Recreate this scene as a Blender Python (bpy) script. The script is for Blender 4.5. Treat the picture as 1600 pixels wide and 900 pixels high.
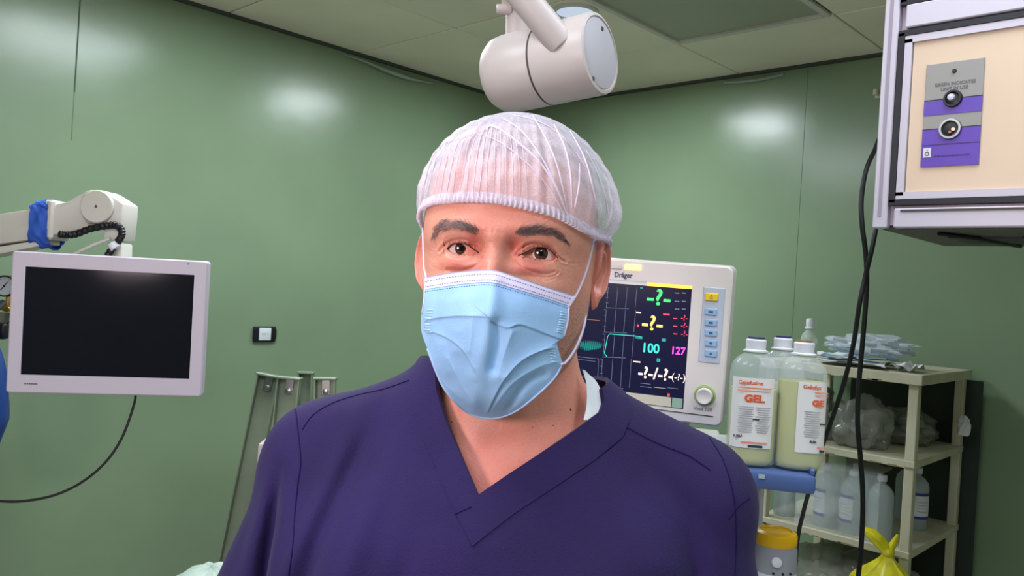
import bpy, bmesh, math, random
import numpy as np
from mathutils import Vector, Matrix
from mathutils.bvhtree import BVHTree
random.seed(4); RNG = np.random.default_rng(4)
for o in list(bpy.data.objects): bpy.data.objects.remove(o)
SC = bpy.context.scene; COL = SC.collection
# ---------------------------------------------------------------- camera
FPX = 1270.0; ROLL = math.atan(.061); AZ = math.atan2(1200, 1270); EYE = 1.60
cr, sr = math.cos(ROLL), math.sin(ROLL)
Fv = Vector((math.cos(AZ), math.sin(AZ), 0)); Rv = Vector((math.sin(AZ), -math.cos(AZ), 0)); Zv = Vector((0, 0, 1))
cam = bpy.data.objects.new('camera', bpy.data.cameras.new('camera')); COL.objects.link(cam)
_r = Rv*cr + Zv*sr; _u = -Rv*sr + Zv*cr; _b = -Fv
cam.matrix_world = Matrix(((_r.x, _u.x, _b.x, 0), (_r.y, _u.y, _b.y, 0), (_r.z, _u.z, _b.z, EYE), (0, 0, 0, 1)))
cam.data.sensor_width = 36; cam.data.lens = 36*FPX/1600; cam.data.clip_start = .01
SC.camera = cam
# ---------------------------------------------------------------- world, lights, exposure
wd = bpy.data.worlds.new('world'); SC.world = wd; wd.use_nodes = True
wd.node_tree.nodes['Background'].inputs[0].default_value = (.75, .85, 1, 1)
wd.node_tree.nodes['Background'].inputs[1].default_value = .15
SC.view_settings.view_transform = 'Standard'; SC.view_settings.look = 'None'
SC.view_settings.exposure = 0.0; SC.view_settings.gamma = 1
CEIL = 2.57; XR = 3.155; YL = 2.935; XB = -2.6; YB = -2.4
def area(name, loc, target, sx, sy, power, col):
    l = bpy.data.lights.new(name, 'AREA'); l.shape = 'RECTANGLE'; l.size = sx; l.size_y = sy; l.energy = power; l.color = col
    o = bpy.data.objects.new(name, l); COL.objects.link(o); o.location = loc
    d = Vector(target)-Vector(loc); o.rotation_euler = d.to_track_quat('-Z', 'Y').to_euler(); return o
def cw(x, y, z): return Rv*x + Fv*y + Zv*(z+EYE)      # right / forward / up of the camera -> world
PANELS = [((1.155, 2.02), .56, 19), ((2.36, 2.00), .30, 16), ((-.045, .82), .56, 15), ((-.645, -.38), .56, 12), ((.555, -.98), .56, 11), ((1.155, .22), .56, 6.5)]
for (x, y), s, p in PANELS:
    area('ceiling_panel_light', (x, y, CEIL-.035), (x, y, 0), s, s, p, (.86, .94, 1))
area('added_key_light', cw(-.92, -.42, .10), cw(0, .7, 0), .30, .30, 14.5, (1, .80, .81))  # unseen lamp added as key from front left and for the eye catchlights
# ---------------------------------------------------------------- helpers
def lin(c):
    c = np.array(c, float)/255
    c = np.where(c <= .04045, c/12.92, ((c+.055)/1.055)**2.4); return (float(c[0]), float(c[1]), float(c[2]), 1)
def mat(name, rgb, rough=.5, metal=0, var=0, vscale=8, bump=0, bscale=60, emit=0, alpha=1, trans=0, coat=0, sss=0, spec=.5, ior=1.45, rgb2=None, stretch=None):
    m = bpy.data.materials.new(name); m.use_nodes = True; nt = m.node_tree; b = nt.nodes['Principled BSDF']
    I = b.inputs; I['Base Color'].default_value = lin(rgb); I['Roughness'].default_value = rough; I['Metallic'].default_value = metal
    I['Specular IOR Level'].default_value = spec; I['IOR'].default_value = ior; I['Alpha'].default_value = alpha; I['Transmission Weight'].default_value = trans
    I['Coat Weight'].default_value = coat
    if sss: I['Subsurface Weight'].default_value = sss; I['Subsurface Radius'].default_value = (.012, .005, .003); I['Subsurface Scale'].default_value = 1
    if emit: I['Emission Color'].default_value = lin(rgb); I['Emission Strength'].default_value = emit
    if var or bump or rgb2:
        tc = nt.nodes.new('ShaderNodeTexCoord'); mp = nt.nodes.new('ShaderNodeMapping'); nt.links.new(tc.outputs['Object'], mp.inputs[0])
        if stretch: mp.inputs['Scale'].default_value = stretch
    if var or rgb2:
        n = nt.nodes.new('ShaderNodeTexNoise'); n.inputs['Scale'].default_value = vscale; n.inputs['Detail'].default_value = 5
        nt.links.new(mp.outputs[0], n.inputs['Vector'])
        r = nt.nodes.new('ShaderNodeValToRGB'); r.color_ramp.elements[0].position = .32; r.color_ramp.elements[1].position = .68
        a = np.array(rgb, float); r.color_ramp.elements[0].color = lin(np.clip(a*(1-var), 0, 255)); r.color_ramp.elements[1].color = lin(np.clip(rgb2 if rgb2 is not None else a*(1+var), 0, 255))
        nt.links.new(n.outputs['Fac'], r.inputs[0]); nt.links.new(r.outputs[0], I['Base Color'])
    if bump:
        n = nt.nodes.new('ShaderNodeTexNoise'); n.inputs['Scale'].default_value = bscale; n.inputs['Detail'].default_value = 4
        nt.links.new(mp.outputs[0], n.inputs['Vector']); bp = nt.nodes.new('ShaderNodeBump'); bp.inputs['Strength'].default_value = 1; bp.inputs['Distance'].default_value = bump
        nt.links.new(n.outputs['Fac'], bp.inputs['Height']); nt.links.new(bp.outputs[0], I['Normal'])
    return m
def empty(name, loc=(0, 0, 0), rotz=0, label=None, cat=None, group=None):
    o = bpy.data.objects.new(name, None); COL.objects.link(o); o.location = loc; o.rotation_euler = (0, 0, rotz)
    o.empty_display_size = .05; tag(o, label, cat, group); return o
def tag(o, label=None, cat=None, group=None, kind=None):
    if label: o['label'] = label
    if cat: o['category'] = cat
    if group: o['group'] = group
    if kind: o['kind'] = kind
    return o
def meshobj(name, V, F, mats, parent=None, ang=35, mi=None, loc=None):
    me = bpy.data.meshes.new(name)
    V = np.asarray(V, float)
    me.from_pydata(V.tolist(), [], [tuple(int(i) for i in f) for f in F])
    for m in (mats if isinstance(mats, (list, tuple)) else [mats]): me.materials.append(m)
    if mi is not None: me.polygons.foreach_set('material_index', list(mi))
    me.validate(); me.shade_smooth()
    if ang < 180: me.set_sharp_from_angle(angle=math.radians(ang))
    me.update(); o = bpy.data.objects.new(name, me); COL.objects.link(o)
    if parent is not None: o.parent = parent
    if loc is not None: o.location = loc
    return o
def fr(d, up=(0, 0, 1)):
    d = np.array(d, float); d /= np.linalg.norm(d); u = np.array(up, float)
    if abs(d@u) > .97: u = np.array((1., 0, 0))
    a = np.cross(d, u); a /= np.linalg.norm(a); b = np.cross(a, d); return a, b, d
class MB:
    def __init__(s): s.v = []; s.f = []; s.m = []; s.n = 0; s.cm = 0
    def add(s, V, F):
        V = np.asarray(V, float).reshape(-1, 3); s.v.append(V)
        s.f += [tuple(i+s.n for i in f) for f in F]; s.m += [s.cm]*len(F); s.n += len(V); return s
    def box(s, c, d, bev=.0, M=None, seg=1):
        bm = bmesh.new(); bmesh.ops.create_cube(bm, size=1)
        for v in bm.verts: v.co = Vector((v.co.x*d[0], v.co.y*d[1], v.co.z*d[2]))
        if bev > 0: bmesh.ops.bevel(bm, geom=bm.edges[:], offset=min(bev, min(d)*.45), segments=seg, affect='EDGES', profile=.5)
        V = np.array([v.co[:] for v in bm.verts]); F = [tuple(v.index for v in f.verts) for f in bm.faces]; bm.free()
        if M is not None: V = V@np.array(M).T
        return s.add(V+np.array(c), F)
    def tube(s, path, r, seg=10, caps=True):
        P = np.array([tuple(p) for p in path], float); n = len(P); R = np.ones(n)*r if np.isscalar(r) else np.array(r, float)
        T = np.gradient(P, axis=0); T /= np.linalg.norm(T, axis=1)[:, None]+1e-12
        a, b, _ = fr(T[0]); V = []
        for i in range(n):
            a = a-T[i]*(a@T[i]); a /= np.linalg.norm(a); b = np.cross(T[i], a)
            t = np.arange(seg)*2*math.pi/seg
            V.append(P[i]+R[i]*(np.cos(t)[:, None]*a+np.sin(t)[:, None]*b))
        F = [(i*seg+j, i*seg+(j+1) % seg, (i+1)*seg+(j+1) % seg, (i+1)*seg+j) for i in range(n-1) for j in range(seg)]
        if caps: F += [tuple(range(seg))[::-1], tuple((n-1)*seg+j for j in range(seg))]
        return s.add(np.concatenate(V), F)
    def cyl(s, p0, p1, r0, r1=None, seg=24, bev=0):
        p0 = np.array(p0, float); p1 = np.array(p1, float); r1 = r0 if r1 is None else r1; L = np.linalg.norm(p1-p0)
        if bev: return s.lathe([(0, 0), (r0-bev, 0), (r0-bev*.3, bev*.3), (r0, bev), (r1, L-bev), (r1-bev*.3, L-bev*.3), (r1-bev, L), (0, L)], p0, p1-p0, seg)
        return s.lathe([(0, 0), (r0, 0), (r1, L), (0, L)], p0, p1-p0, seg)
    def lathe(s, prof, o=(0, 0, 0), ax=(0, 0, 1), seg=32, sx=1, sy=1):
        a, b, d = fr(ax); V = []; o = np.array(o, float); t = np.arange(seg)*2*math.pi/seg; F = []; idx = []
        n = 0
        for r, h in prof:
            if r < 1e-7: V.append((o+d*h)[None]); idx.append((n, 1)); n += 1
            else: V.append(o+d*h+r*(np.cos(t)[:, None]*a*sx+np.sin(t)[:, None]*b*sy)); idx.append((n, seg)); n += seg
        for (i0, c0), (i1, c1) in zip(idx[:-1], idx[1:]):
            for j in range(seg):
                k = (j+1) % seg
                if c0 == 1 and c1 == 1: continue
                if c0 == 1: F.append((i0, i1+k, i1+j))
                elif c1 == 1: F.append((i0+j, i0+k, i1))
                else: F.append((i0+j, i0+k, i1+k, i1+j))
        F = [f[::-1] for f in F]
        return s.add(np.concatenate(V), F)
    def grid(s, G, cu=False, flip=False):
        n, m = G.shape[:2]; F = []
        for i in range(n-1):
            for j in range(m if cu else m-1):
                k = (j+1) % m; q = (i*m+j, i*m+k, (i+1)*m+k, (i+1)*m+j); F.append(q[::-1] if flip else q)
        return s.add(G.reshape(-1, 3), F)
    def prism(s, poly, y0, y1, bev=0):   # polygon in XZ extruded along Y
        n = len(poly); bm = bmesh.new()
        A = [bm.verts.new((p[0], y0, p[1])) for p in poly]; B = [bm.verts.new((p[0], y1, p[1])) for p in poly]
        bm.faces.new(A); bm.faces.new(B[::-1])
        for i in range(n): bm.faces.new((A[i], B[i], B[(i+1) % n], A[(i+1) % n]))
        bmesh.ops.recalc_face_normals(bm, faces=bm.faces[:])
        if bev: bmesh.ops.bevel(bm, geom=bm.edges[:], offset=bev, segments=2, affect='EDGES', profile=.5, clamp_overlap=True)
        bm.verts.index_update(); V = np.array([v.co[:] for v in bm.verts]); F = [tuple(v.index for v in f.verts) for f in bm.faces]; bm.free()
        return s.add(V, F)
    def build(s, name, mats, parent=None, ang=35, loc=None):
        return meshobj(name, np.concatenate(s.v), s.f, mats, parent, ang, s.m, loc)
def text(name, body, size, M, m, parent, align='CENTER', ext=.0002, sx=1.0, bold=0):
    c = bpy.data.curves.new(name, 'FONT'); c.body = body; c.size = size; c.align_x = align; c.align_y = 'CENTER'; c.extrude = ext; c.offset = bold; c.resolution_u = 3
    t = bpy.data.objects.new(name, c); COL.objects.link(t); dg = bpy.context.evaluated_depsgraph_get()
    me = bpy.data.meshes.new_from_object(t.evaluated_get(dg)); bpy.data.objects.remove(t)
    # text lies in its XY plane; turn it to face -Y (XZ plane)
    me.transform(Matrix.Translation(M)@Matrix.Rotation(math.pi/2, 4, 'X')@Matrix.Diagonal((sx, 1, 1, 1)))
    me.materials.clear(); me.materials.append(m); o = bpy.data.objects.new(name, me); COL.objects.link(o); o.parent = parent; return o
def catmull(P, n):
    P = np.array(P, float); k = len(P); t = np.linspace(0, k-1, n); i = np.clip(t.astype(int), 0, k-2); f = (t-i)[:, None]
    g = lambda j: P[np.clip(j, 0, k-1)]
    a, b, c, d = g(i-1), g(i), g(i+1), g(i+2)
    return .5*((2*b)+(-a+c)*f+(2*a-5*b+4*c-d)*f*f+(-a+3*b-3*c+d)*f**3)
# pixel (1600x900 frame) -> ray in camera axes (right, forward = 1, up)
def ray(px, py):
    X = np.asarray(px, float)-800; Y = 450-np.asarray(py, float)
    return np.stack([(X*cr-Y*sr)/FPX, np.ones_like(X*1.0), (X*sr+Y*cr)/FPX], -1)
def proj(P):
    P = np.asarray(P, float); x, y, z = P[..., 0], P[..., 1], P[..., 2]; X = x*cr+z*sr; Y = -x*sr+z*cr
    return np.stack([800+FPX*X/y, 450-FPX*Y/y], -1)
def pw(px, py, d): v = ray(px, py)*d; return np.array(cw(*v))          # world point at forward depth d
def pax(px, py, ax, val):                                              # world point where the pixel's ray meets x=val or y=val or z=val
    v = ray(px, py); w = np.array(cw(v[0], v[1], v[2]))-np.array((0, 0, EYE)); o = (0, 0, EYE)
    return np.array(o)+w*((val-o[ax])/w[ax])
YAWC = AZ-math.pi/2                                                    # local +y = camera forward
# ================================================================ the room
mWall = mat('green_enamel', (127, 148, 119), rough=.24, var=.045, vscale=1.3, bump=.0035, bscale=1.6, spec=.5)
mTile = mat('ceiling_tile', (230, 223, 206), rough=.55, var=.03, vscale=2)
mGap = mat('ceiling_gap', (62, 70, 62), rough=.7)
mFloor = mat('vinyl_floor', (196, 194, 184), rough=.35, var=.05)
mBase = mat('skirting', (80, 96, 84), rough=.4)
mDark = mat('dark_louvre', (156, 158, 142), rough=.35)
mFrame = mat('white_frame', (200, 200, 190), rough=.5)
mLit = mat('lit_diffuser', (225, 238, 255), rough=.5, emit=2.2)
def struct(name, mb, m, parent=None):
    o = mb.build(name, m, parent); 
    if parent is None: tag(o, kind='structure')
    return o
struct('floor', MB().box(((XR+XB)/2, (YL+YB)/2, -.05), (XR-XB+.4, YL-YB+.4, .1)), mFloor)
def wall(name, c, d):
    w = MB().box(c, d); return struct(name, w, mWall)
wl = wall('wall_left', ((XR+XB)/2, YL+.05, CEIL/2), (XR-XB+.2, .1, CEIL))
wr = wall('wall_right', (XR+.05, (YL+YB)/2, CEIL/2), (.1, YL-YB, CEIL))
wall('wall_back', (XB-.05, (YL+YB)/2, CEIL/2), (.1, YL-YB, CEIL))
wall('wall_near', ((XR+XB)/2, YB-.05, CEIL/2), (XR-XB+.2, .1, CEIL))
mSeam = mat('seam_dark', (100, 118, 98), rough=.4); mCrack = mat('crack_dark', (66, 78, 68), rough=.6)
for x in (-1.46, -.26, .938, 2.14):                                      # sheet joints of the left wall
    if x == 2.14: continue
    z0_ = 2.0 if x > .9 else 0
    MB().box((x, YL-.0007, (CEIL+z0_)/2), (.0025, .0014, CEIL-z0_)).build('sheet_joint', mSeam, wl)
MB().box((.938, YL-.0012, 2.36), (.004, .0012, .40)).build('open_joint', mCrack, wl)
MB().box((XR-.0005, 1.42, CEIL/2), (.001, .002, CEIL)).build('sheet_joint', mSeam, wr)
# shiny peeling lip of paint under the ceiling
mLip = mat('paint_lip', (150, 165, 158), rough=.12)
P = [(1.98, YL-.006, 2.545), (2.08, YL-.012, 2.54), (2.2, YL-.016, 2.527), (2.32, YL-.014, 2.523), (2.42, YL-.006, 2.53), (2.5, YL-.003, 2.538)]
MB().tube(catmull(P, 24), np.concatenate([np.linspace(.002, .009, 12), np.linspace(.009, .002, 12)]), 8).build('paint_lip', mLip, wl)
P = [(XR-.004, 1.79, 2.545), (XR-.008, 1.7, 2.535), (XR-.008, 1.6, 2.535), (XR-.004, 1.52, 2.543)]
MB().tube(catmull(P, 14), .006, 8).build('paint_lip', mLip, wr)
struct('trim_1', MB().box(((XR+XB)/2, YL-.008, CEIL-.006), (XR-XB, .016, .012)), mGap)
struct('trim_2', MB().box((XR-.008, (YL+YB)/2-.01, CEIL-.006), (.016, YL-YB-.03, .012)), mGap)
struct('baseboard_left', MB().box(((XR+XB)/2, YL-.008, .05), (XR-XB, .016, .1)), mBase)
struct('baseboard_right', MB().box((XR-.008, (YL+YB)/2-.01, .05), (.016, YL-YB-.03, .1)), mBase)
ceil = struct('ceiling', MB().box(((XR+XB)/2, (YL+YB)/2, CEIL+.06), (XR-XB+.2, YL-YB+.2, .1)), mGap)
gx = sorted({XB, XR} | {1.455+.6*k for k in range(-6, 3)}); gy = sorted({YB, YL-.001} | {1.12+.6*k for k in range(-5, 3)})
gx[-1] = XR; lit = {(round(x, 2), round(y, 2)) for (x, y), s, p in PANELS}
tcache = {}
def tilemesh(w, h):
    k = (round(w, 3), round(h, 3))
    if k not in tcache:
        t = MB().box((0, 0, .009), (w-.007, h-.007, .018), .003).build('ceiling_tile', mTile); tcache[k] = t.data; bpy.data.objects.remove(t)
    return tcache[k]
def frame4(mb, cx, cy, cz, w, h, t, d):
    for dx, dy, a, b in ((0, h/2-t/2, w, t), (0, -h/2+t/2, w, t), (w/2-t/2, 0, t, h-2*t), (-w/2+t/2, 0, t, h-2*t)): mb.box((cx+dx, cy+dy, cz), (a, b, d), .002)
    return mb
for i in range(len(gx)-1):
    for j in range(len(gy)-1):
        w = gx[i+1]-gx[i]; h = gy[j+1]-gy[j]; cx = (gx[i]+gx[i+1])/2; cy = (gy[j]+gy[j+1])/2
        if w < .02 or h < .03: continue
        L = [s for (x, y), s, p in PANELS if abs(x-cx) < .25 and abs(y-cy) < .25]
        if abs(cx-2.36) < .1 and abs(cy-1.42) < .1:
            f = frame4(MB(), cx, cy, CEIL, .592, .592, .022, .014).build('panel_frame', mFrame, ceil)
            MB().box((cx, cy, CEIL+.006), (.552, .552, .006)).build('dark_panel', mDark, f); continue
        if L and abs(L[0]-.56) < .01:
            f = frame4(MB(), cx, cy, CEIL, .592, .592, .02, .014).build('panel_frame', mFrame, ceil)
            MB().box((cx, cy, CEIL+.006), (.555, .555, .006)).build('diffuser', mLit, f); continue
        o = bpy.data.objects.new('ceiling_tile', tilemesh(w, h)); COL.objects.link(o); o.parent = ceil; o.location = (cx, cy, CEIL)
        if L:
            f = MB().lathe([(.130, -.001), (.130, -.010), (.140, -.012), (.148, -.008), (.148, 0)], (2.36, 2.00, CEIL), seg=48).build('downlight_ring', mFrame, ceil)
            MB().lathe([(0, -.006), (.131, -.006), (.131, 0)], (2.36, 2.00, CEIL), seg=48).build('diffuser', mat('soft_diffuser', (206, 218, 240), rough=.5, emit=.9), f)
f = MB().lathe([(.066, -.001), (.066, -.008), (.074, -.009), (.08, -.005), (.08, 0)], (2.155, 1.815, CEIL), seg=40).build('small_light_ring', mFrame, ceil)
MB().lathe([(0, -.004), (.067, -.004), (.067, 0)], (2.155, 1.815, CEIL), seg=40).build('diffuser', mat('dim_diffuser', (196, 208, 232), rough=.4, emit=.75), f)
# small beige hook on the right wall
mBeige = mat('aged_plastic', (196, 190, 168), rough=.5)
h = MB().box((XR-.004, 1.135, 2.41), (.008, .03, .02), .003).box((XR-.02, 1.135, 2.413), (.03, .014, .012), .004).cyl((XR-.04, 1.135, 2.405), (XR-.04, 1.135, 2.425), .009, .009, 12)
tag(h.build('wall_hook', mBeige), 'small cream plastic hook high on the right wall beside the ceiling unit', 'hook')
# ================================================================ the person
PSI = math.radians(8); HO = np.array((-.003, .735, .029)); cps, sps = math.cos(PSI), math.sin(PSI)
def h2c(P):   # head/body frame (x to the picture's right, -y = where he faces, z up from eye level) -> camera axes
    P = np.asarray(P, float); X, Y, Z = P[..., 0], P[..., 1], P[..., 2]
    return np.stack([HO[0]+X*cps+Y*sps, HO[1]-X*sps+Y*cps, HO[2]+Z], -1)
def c2h(P):
    P = np.asarray(P, float)-HO; x, y, z = P[..., 0], P[..., 1], P[..., 2]
    return np.stack([x*cps-y*sps, x*sps+y*cps, z], -1)
RS = HO+np.array((0, 0, 0)); proot = cw(RS[0], RS[1], 0); proot.z = 0
PERSON = empty('person', proot, YAWC-PSI, 'man in dark blue scrubs, white hair net and pale blue face mask facing the camera', 'person')
ZE = EYE+HO[2]
def pl(V): V = np.array(V, float); V = V.reshape(-1, 3).copy(); V[:, 2] += ZE; return V   # head frame -> person's own frame
def part(mb, name, m, parent=PERSON, ang=180):
    V = pl(np.concatenate(mb.v)); return meshobj(name, V, mb.f, m, parent, ang, mb.m)
def sst(a, b, x): t = np.clip((x-a)/(b-a), 0, 1); return t*t*(3-2*t)
def polydist(P, poly, closed=False):   # distance, signed side of nearest segment (left positive)
    poly = np.array(poly, float)
    if closed: poly = np.vstack([poly, poly[:1]])
    best = np.full(P.shape[:-1], 1e9); side = np.zeros(P.shape[:-1])
    for a, b in zip(poly[:-1], poly[1:]):
        d = b-a; L = d@d; t = np.clip(((P-a)@d)/L, 0, 1); q = a+t[..., None]*d; e = P-q; dist = np.hypot(e[..., 0], e[..., 1])
        sd = np.sign(d[0]*e[..., 1]-d[1]*e[..., 0]); m = dist < best; best = np.where(m, dist, best); side = np.where(m, sd, side)
    return best, side
def inpoly(P, poly):
    x, y = P[..., 0], P[..., 1]; ins = np.zeros(x.shape, bool); n = len(poly)
    for i in range(n):
        x0, y0 = poly[i]; x1, y1 = poly[(i+1) % n]
        c = ((y0 > y) != (y1 > y)) & (x < (x1-x0)*(y-y0)/((y1-y0)+1e-12)+x0); ins ^= c
    return ins
# ---------------------------------------------------------------- head surface
T = np.array([  # zf yf zb yb w zs ys n
 (118, 8, 118, 12, 1, 118, 10, 2), (115.5, -24, 116, 44, 30, 116, 10, 2), (106, -54, 108, 70, 50, 107, 10, 2.05), (92, -75, 92, 88, 63.5, 91, 8, 2.1),
 (72, -89, 68, 98, 71.5, 70, 8, 2.15), (50, -96, 42, 102, 75.5, 47, 7, 2.2), (28, -98.5, 18, 101, 77, 24, 6, 2.25), (12, -97.5, 0, 99, 77, 8, 5, 2.25), (0, -93.5, -14, 96, 76, -4, 4, 2.2),
 (-14, -93, -30, 90, 75, -18, 3, 2.2), (-34, -93, -48, 80, 73.5, -38, 2, 2.15), (-55, -94, -66, 70, 71, -58, 1, 2.1), (-76, -93, -82, 62, 67, -76, 0, 2.05),
 (-96, -91, -98, 58, 60, -92, -4, 2.0), (-112, -84, -110, 54, 51, -104, -6, 2), (-120, -70, -116, 50, 42, -112, -8, 2), (-122, -50, -120, 40, 28, -117, -8, 2), (-121, -20, -121, 10, 3, -120, -10, 2)], float)/np.array((1000,)*7+(1,))
u = np.arange(len(T)-1)
def eval_rows(t):
    i = np.clip(t.astype(int), 0, len(T)-2); f = (t-i)[:, None]; g = lambda j: T[np.clip(j, 0, len(T)-1)]
    a, b, c, d = g(i-1), g(i), g(i+1), g(i+2)
    return .5*((2*b)+(-a+c)*f+(2*a-5*b+4*c-d)*f*f+(-a+3*b-3*c+d)*f**3)
tt = np.concatenate([np.linspace(0, 5.6, 60, endpoint=False), np.linspace(5.6, 7, 36, endpoint=False), np.linspace(7, 9.6, 120, endpoint=False), np.linspace(9.6, 17, 90)])
RW = eval_rows(tt)
ph = np.concatenate([np.linspace(-math.pi, -1.0, 60, endpoint=False), np.linspace(-1.0, 1.0, 330, endpoint=False), np.linspace(1.0, math.pi, 60, endpoint=False)])
c, s = np.cos(ph)[None], np.sin(ph)[None]
zf, yf, zb, yb, w, zs, ys, n = [RW[:, i][:, None] for i in range(8)]
HX = w*np.sign(s)*np.abs(s)**(2/n)
HY = np.where(c > 0, ys+(yf-ys)*np.abs(c)**(2/n), ys+(yb-ys)*np.abs(c)**(2/n))
HZ = np.where(c > 0, zs+(zf-zs)*c**2, zs+(zb-zs)*c**2)
E_px = [(721.5, 388.6), (845.5, 396.2)]; EYE_Y = -.0672; EYE_R = .0122
def at_y(px, py, Y):   # point of the pixel's ray at head-frame depth Y
    d = ray(px, py); k = (Y+HO[0]*sps+HO[1]*cps)/(d[..., 0]*sps+d[..., 1]*cps); return c2h(d*np.asarray(k)[..., None])
EC = []
for px, py in E_px:
    p = at_y(px, py, EYE_Y-EYE_R*.95); cc = c2h(np.zeros(3)); g = p-cc; g /= np.linalg.norm(g); EC.append(p+g*EYE_R*.97)
def G(x, z, cx, cz, sx, sz): return np.exp(-((x-cx)/sx)**2-((z-cz)/sz)**2)
x, z = HX*1000, HZ*1000; ax = np.abs(x); front = sst(.0, .5, c)
d = 3.0*G(ax, z, 27, 17, 20, 8)+1.2*G(x, z, 0, 14, 10, 8)-2.5*G(ax, z, 22, 4, 13, 8)-5.0*G(ax, z, 15, 1, 6, 9)-2*G(ax, z, 30, -20, 18, 6)
zr = np.array([-60, -54, -46, -38, -25, -15, -8, 0, 6, 14, 24]); A = np.array([0, 14, 27, 27, 20, 13, 9, 6, 3.5, 1, 0]); S = np.array([16, 16, 16, 14, 11, 9.5, 9, 9, 10, 10, 10])
d = d+np.interp(z, zr, A)*np.exp(-(ax/np.interp(z, zr, S))**2.2)*(z > -62)
d = d+3.5*G(ax, z, 42, -32, 20, 14)+1.6*G(ax, z, 31, -12.5, 14, 3.6)-1.0*G(ax, z, 31, -18.5, 15, 2.2)
d = d+.5*np.sin(z*1.15+np.sin(x*.07)*1.2)*G(x, z, 0, 42, 45, 12)*.5        # forehead lines
d = d+.12*np.sin(z*1.3-ax*.5+np.sin(z*.31)*2)*G(ax, z, 55, -8, 8, 12)                      # crow's feet
d = d-2.2*G(ax, z, 15, 3, 5, 8)
d = d-.25*G(x, z, -5, 13, 1.6, 6)-.25*G(x, z, 5, 13, 1.6, 6)
d = d+.35*np.sin(x*.9+z*.9)*G(x, z, 36, -20, 7, 4)
HY = HY-d*front/1000
LID = [  # opening outline (upper then lower margin) and crease, in picture px
 ([(698, 389.5), (703, 383), (711, 379.8), (721, 379.6), (731, 383), (740, 390), (750, 396.3)], [(750, 396.6), (741, 397.2), (732, 398.2), (722, 398.6), (712, 397.2), (704, 394)], [(686, 393), (691, 386), (698, 380), (708, 375.5), (720, 374), (731, 376), (741, 384), (750, 391)]),
 ([(808, 400.6), (818, 395.5), (826, 391), (835, 387), (845, 385.8), (855, 388.5), (864, 395), (873, 405)], [(873, 405.6), (864, 406.2), (852, 405.6), (842, 405.2), (832, 404), (820, 402)], [(806, 398), (813, 390), (822, 383.5), (833, 381), (846, 382.2), (858, 386.5), (868, 394), (876, 404), (884, 409)])]
_q = proj(h2c(np.stack([HX, HY, HZ], -1))); _f = (c > .2)
for L_, am, sg in [([(874, 406), (886, 411), (902, 412)], .22, 1.3), ([(876, 411), (888, 417), (899, 421)], .15, 1.3), ([(808, 407), (818, 418), (834, 425), (852, 428), (868, 425)], .6, 2.2), ([(838, 432), (852, 434), (866, 431), (872, 427)], .45, 1.3), ([(846, 437), (858, 438), (870, 433)], .35, 1.3),
                   ([(868, 430), (874, 424), (872, 419)], .3, 1.3), ([(752, 404), (746, 413), (733, 420), (716, 424), (700, 422)], 1.1, 2.2), ([(694, 398), (688, 396), (682, 397)], .15, 1.3), ([(700, 428), (716, 430), (732, 427)], .5, 1.4)]:
    _d, _ = polydist(_q, catmull(L_, 24)); HY = np.where(_f, HY+am*(np.exp(-(_d/sg)**2)-.35*np.exp(-((_d-2.6*sg)/(1.4*sg))**2))/1000, HY)
for (up, lo, cre), E0 in zip(LID, EC):
    dx = HX-E0[0]; dz = HZ-E0[2]; rr = dx*dx+dz*dz; m = (c > .2)
    R = EYE_R+.0013; sph = E0[1]-np.sqrt(np.clip(R*R-rr, 1e-9, None)); el = np.sqrt((dx/.0185)**2+(dz/.0105)**2)
    wgt = np.where(m & (rr < R*R*.96), 1-sst(.42, 1.0, el), 0); HY = HY*(1-wgt)+np.minimum(sph, HY+.004)*wgt
    q = proj(h2c(np.stack([HX, HY, HZ], -1))); loc = m & (el < 1.9)
    dc, _ = polydist(q, catmull(cre, 40)); HY = np.where(loc, HY+.0015*np.exp(-(dc/1.5)**2)-.0007*np.exp(-((dc-4)/2.5)**2), HY)
    outl = np.vstack([catmull(up, 40), catmull(lo, 30)[1:]]); di, _ = polydist(q, outl, True); ins = inpoly(q, outl); sd = np.where(ins, -di, di)
    k = np.exp(-(di/1.6)**2)*.0006; HY = np.where(loc & ~ins, HY-k, HY)
    # pull the nearest vertices onto the margin, push the inside behind the eyeball
    near = loc & (np.abs(sd) < .75)
    P2 = outl; dd = np.sqrt(((q[near][:, None]-P2[None])**2).sum(-1)); jn = dd.argmin(1); mv = (P2[jn]-q[near])/FPX*(HY[near]+.735)[:, None]
    HX[near] += mv[:, 0]*cr; HZ[near] -= mv[:, 1]*cr
    HY = np.where(loc & ins & (sd < -.75), HY+.0050, HY)
HP = np.stack([HX, HY, HZ], -1)
# colour regions: r = redness, g = stubble, b = hair
qx = HX*1000; qz = HZ*1000; qy = HY*1000
red = .9*G(np.abs(qx), qz, 31, -12, 14, 6)+.5*G(qx, qz, 0, 30, 40, 25)+.55*G(np.abs(qx), qz, 16, 6, 7, 8)+.7*G(qx, qz, 0, -30, 18, 25)
red = np.where(c > 0, red, 0)
beard = sst(-22, -52, qz+.12*np.clip(np.abs(qx)-50, 0, 99)*0)*sst(5, -5, qy-12)*sst(28, 50, np.abs(qx)+np.clip(-70-qz, 0, 60))
side = sst(60, 72, np.abs(qx))*sst(-42, -8, qy)*sst(-30, -12, qz)*sst(22, 40, qy+60)
hair = np.clip(sst(66, 84, qz-.1*qy*0)*.8+sst(-40, -5, qy)*sst(-20, 30, qz)*.9, 0, 1)
hair = np.maximum(hair, .6*sst(-62, -40, qy)*sst(25, 60, qz))
HCOL = np.stack([red, np.clip(beard+.0*side, 0, 1), hair, np.ones_like(red)], -1)
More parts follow.
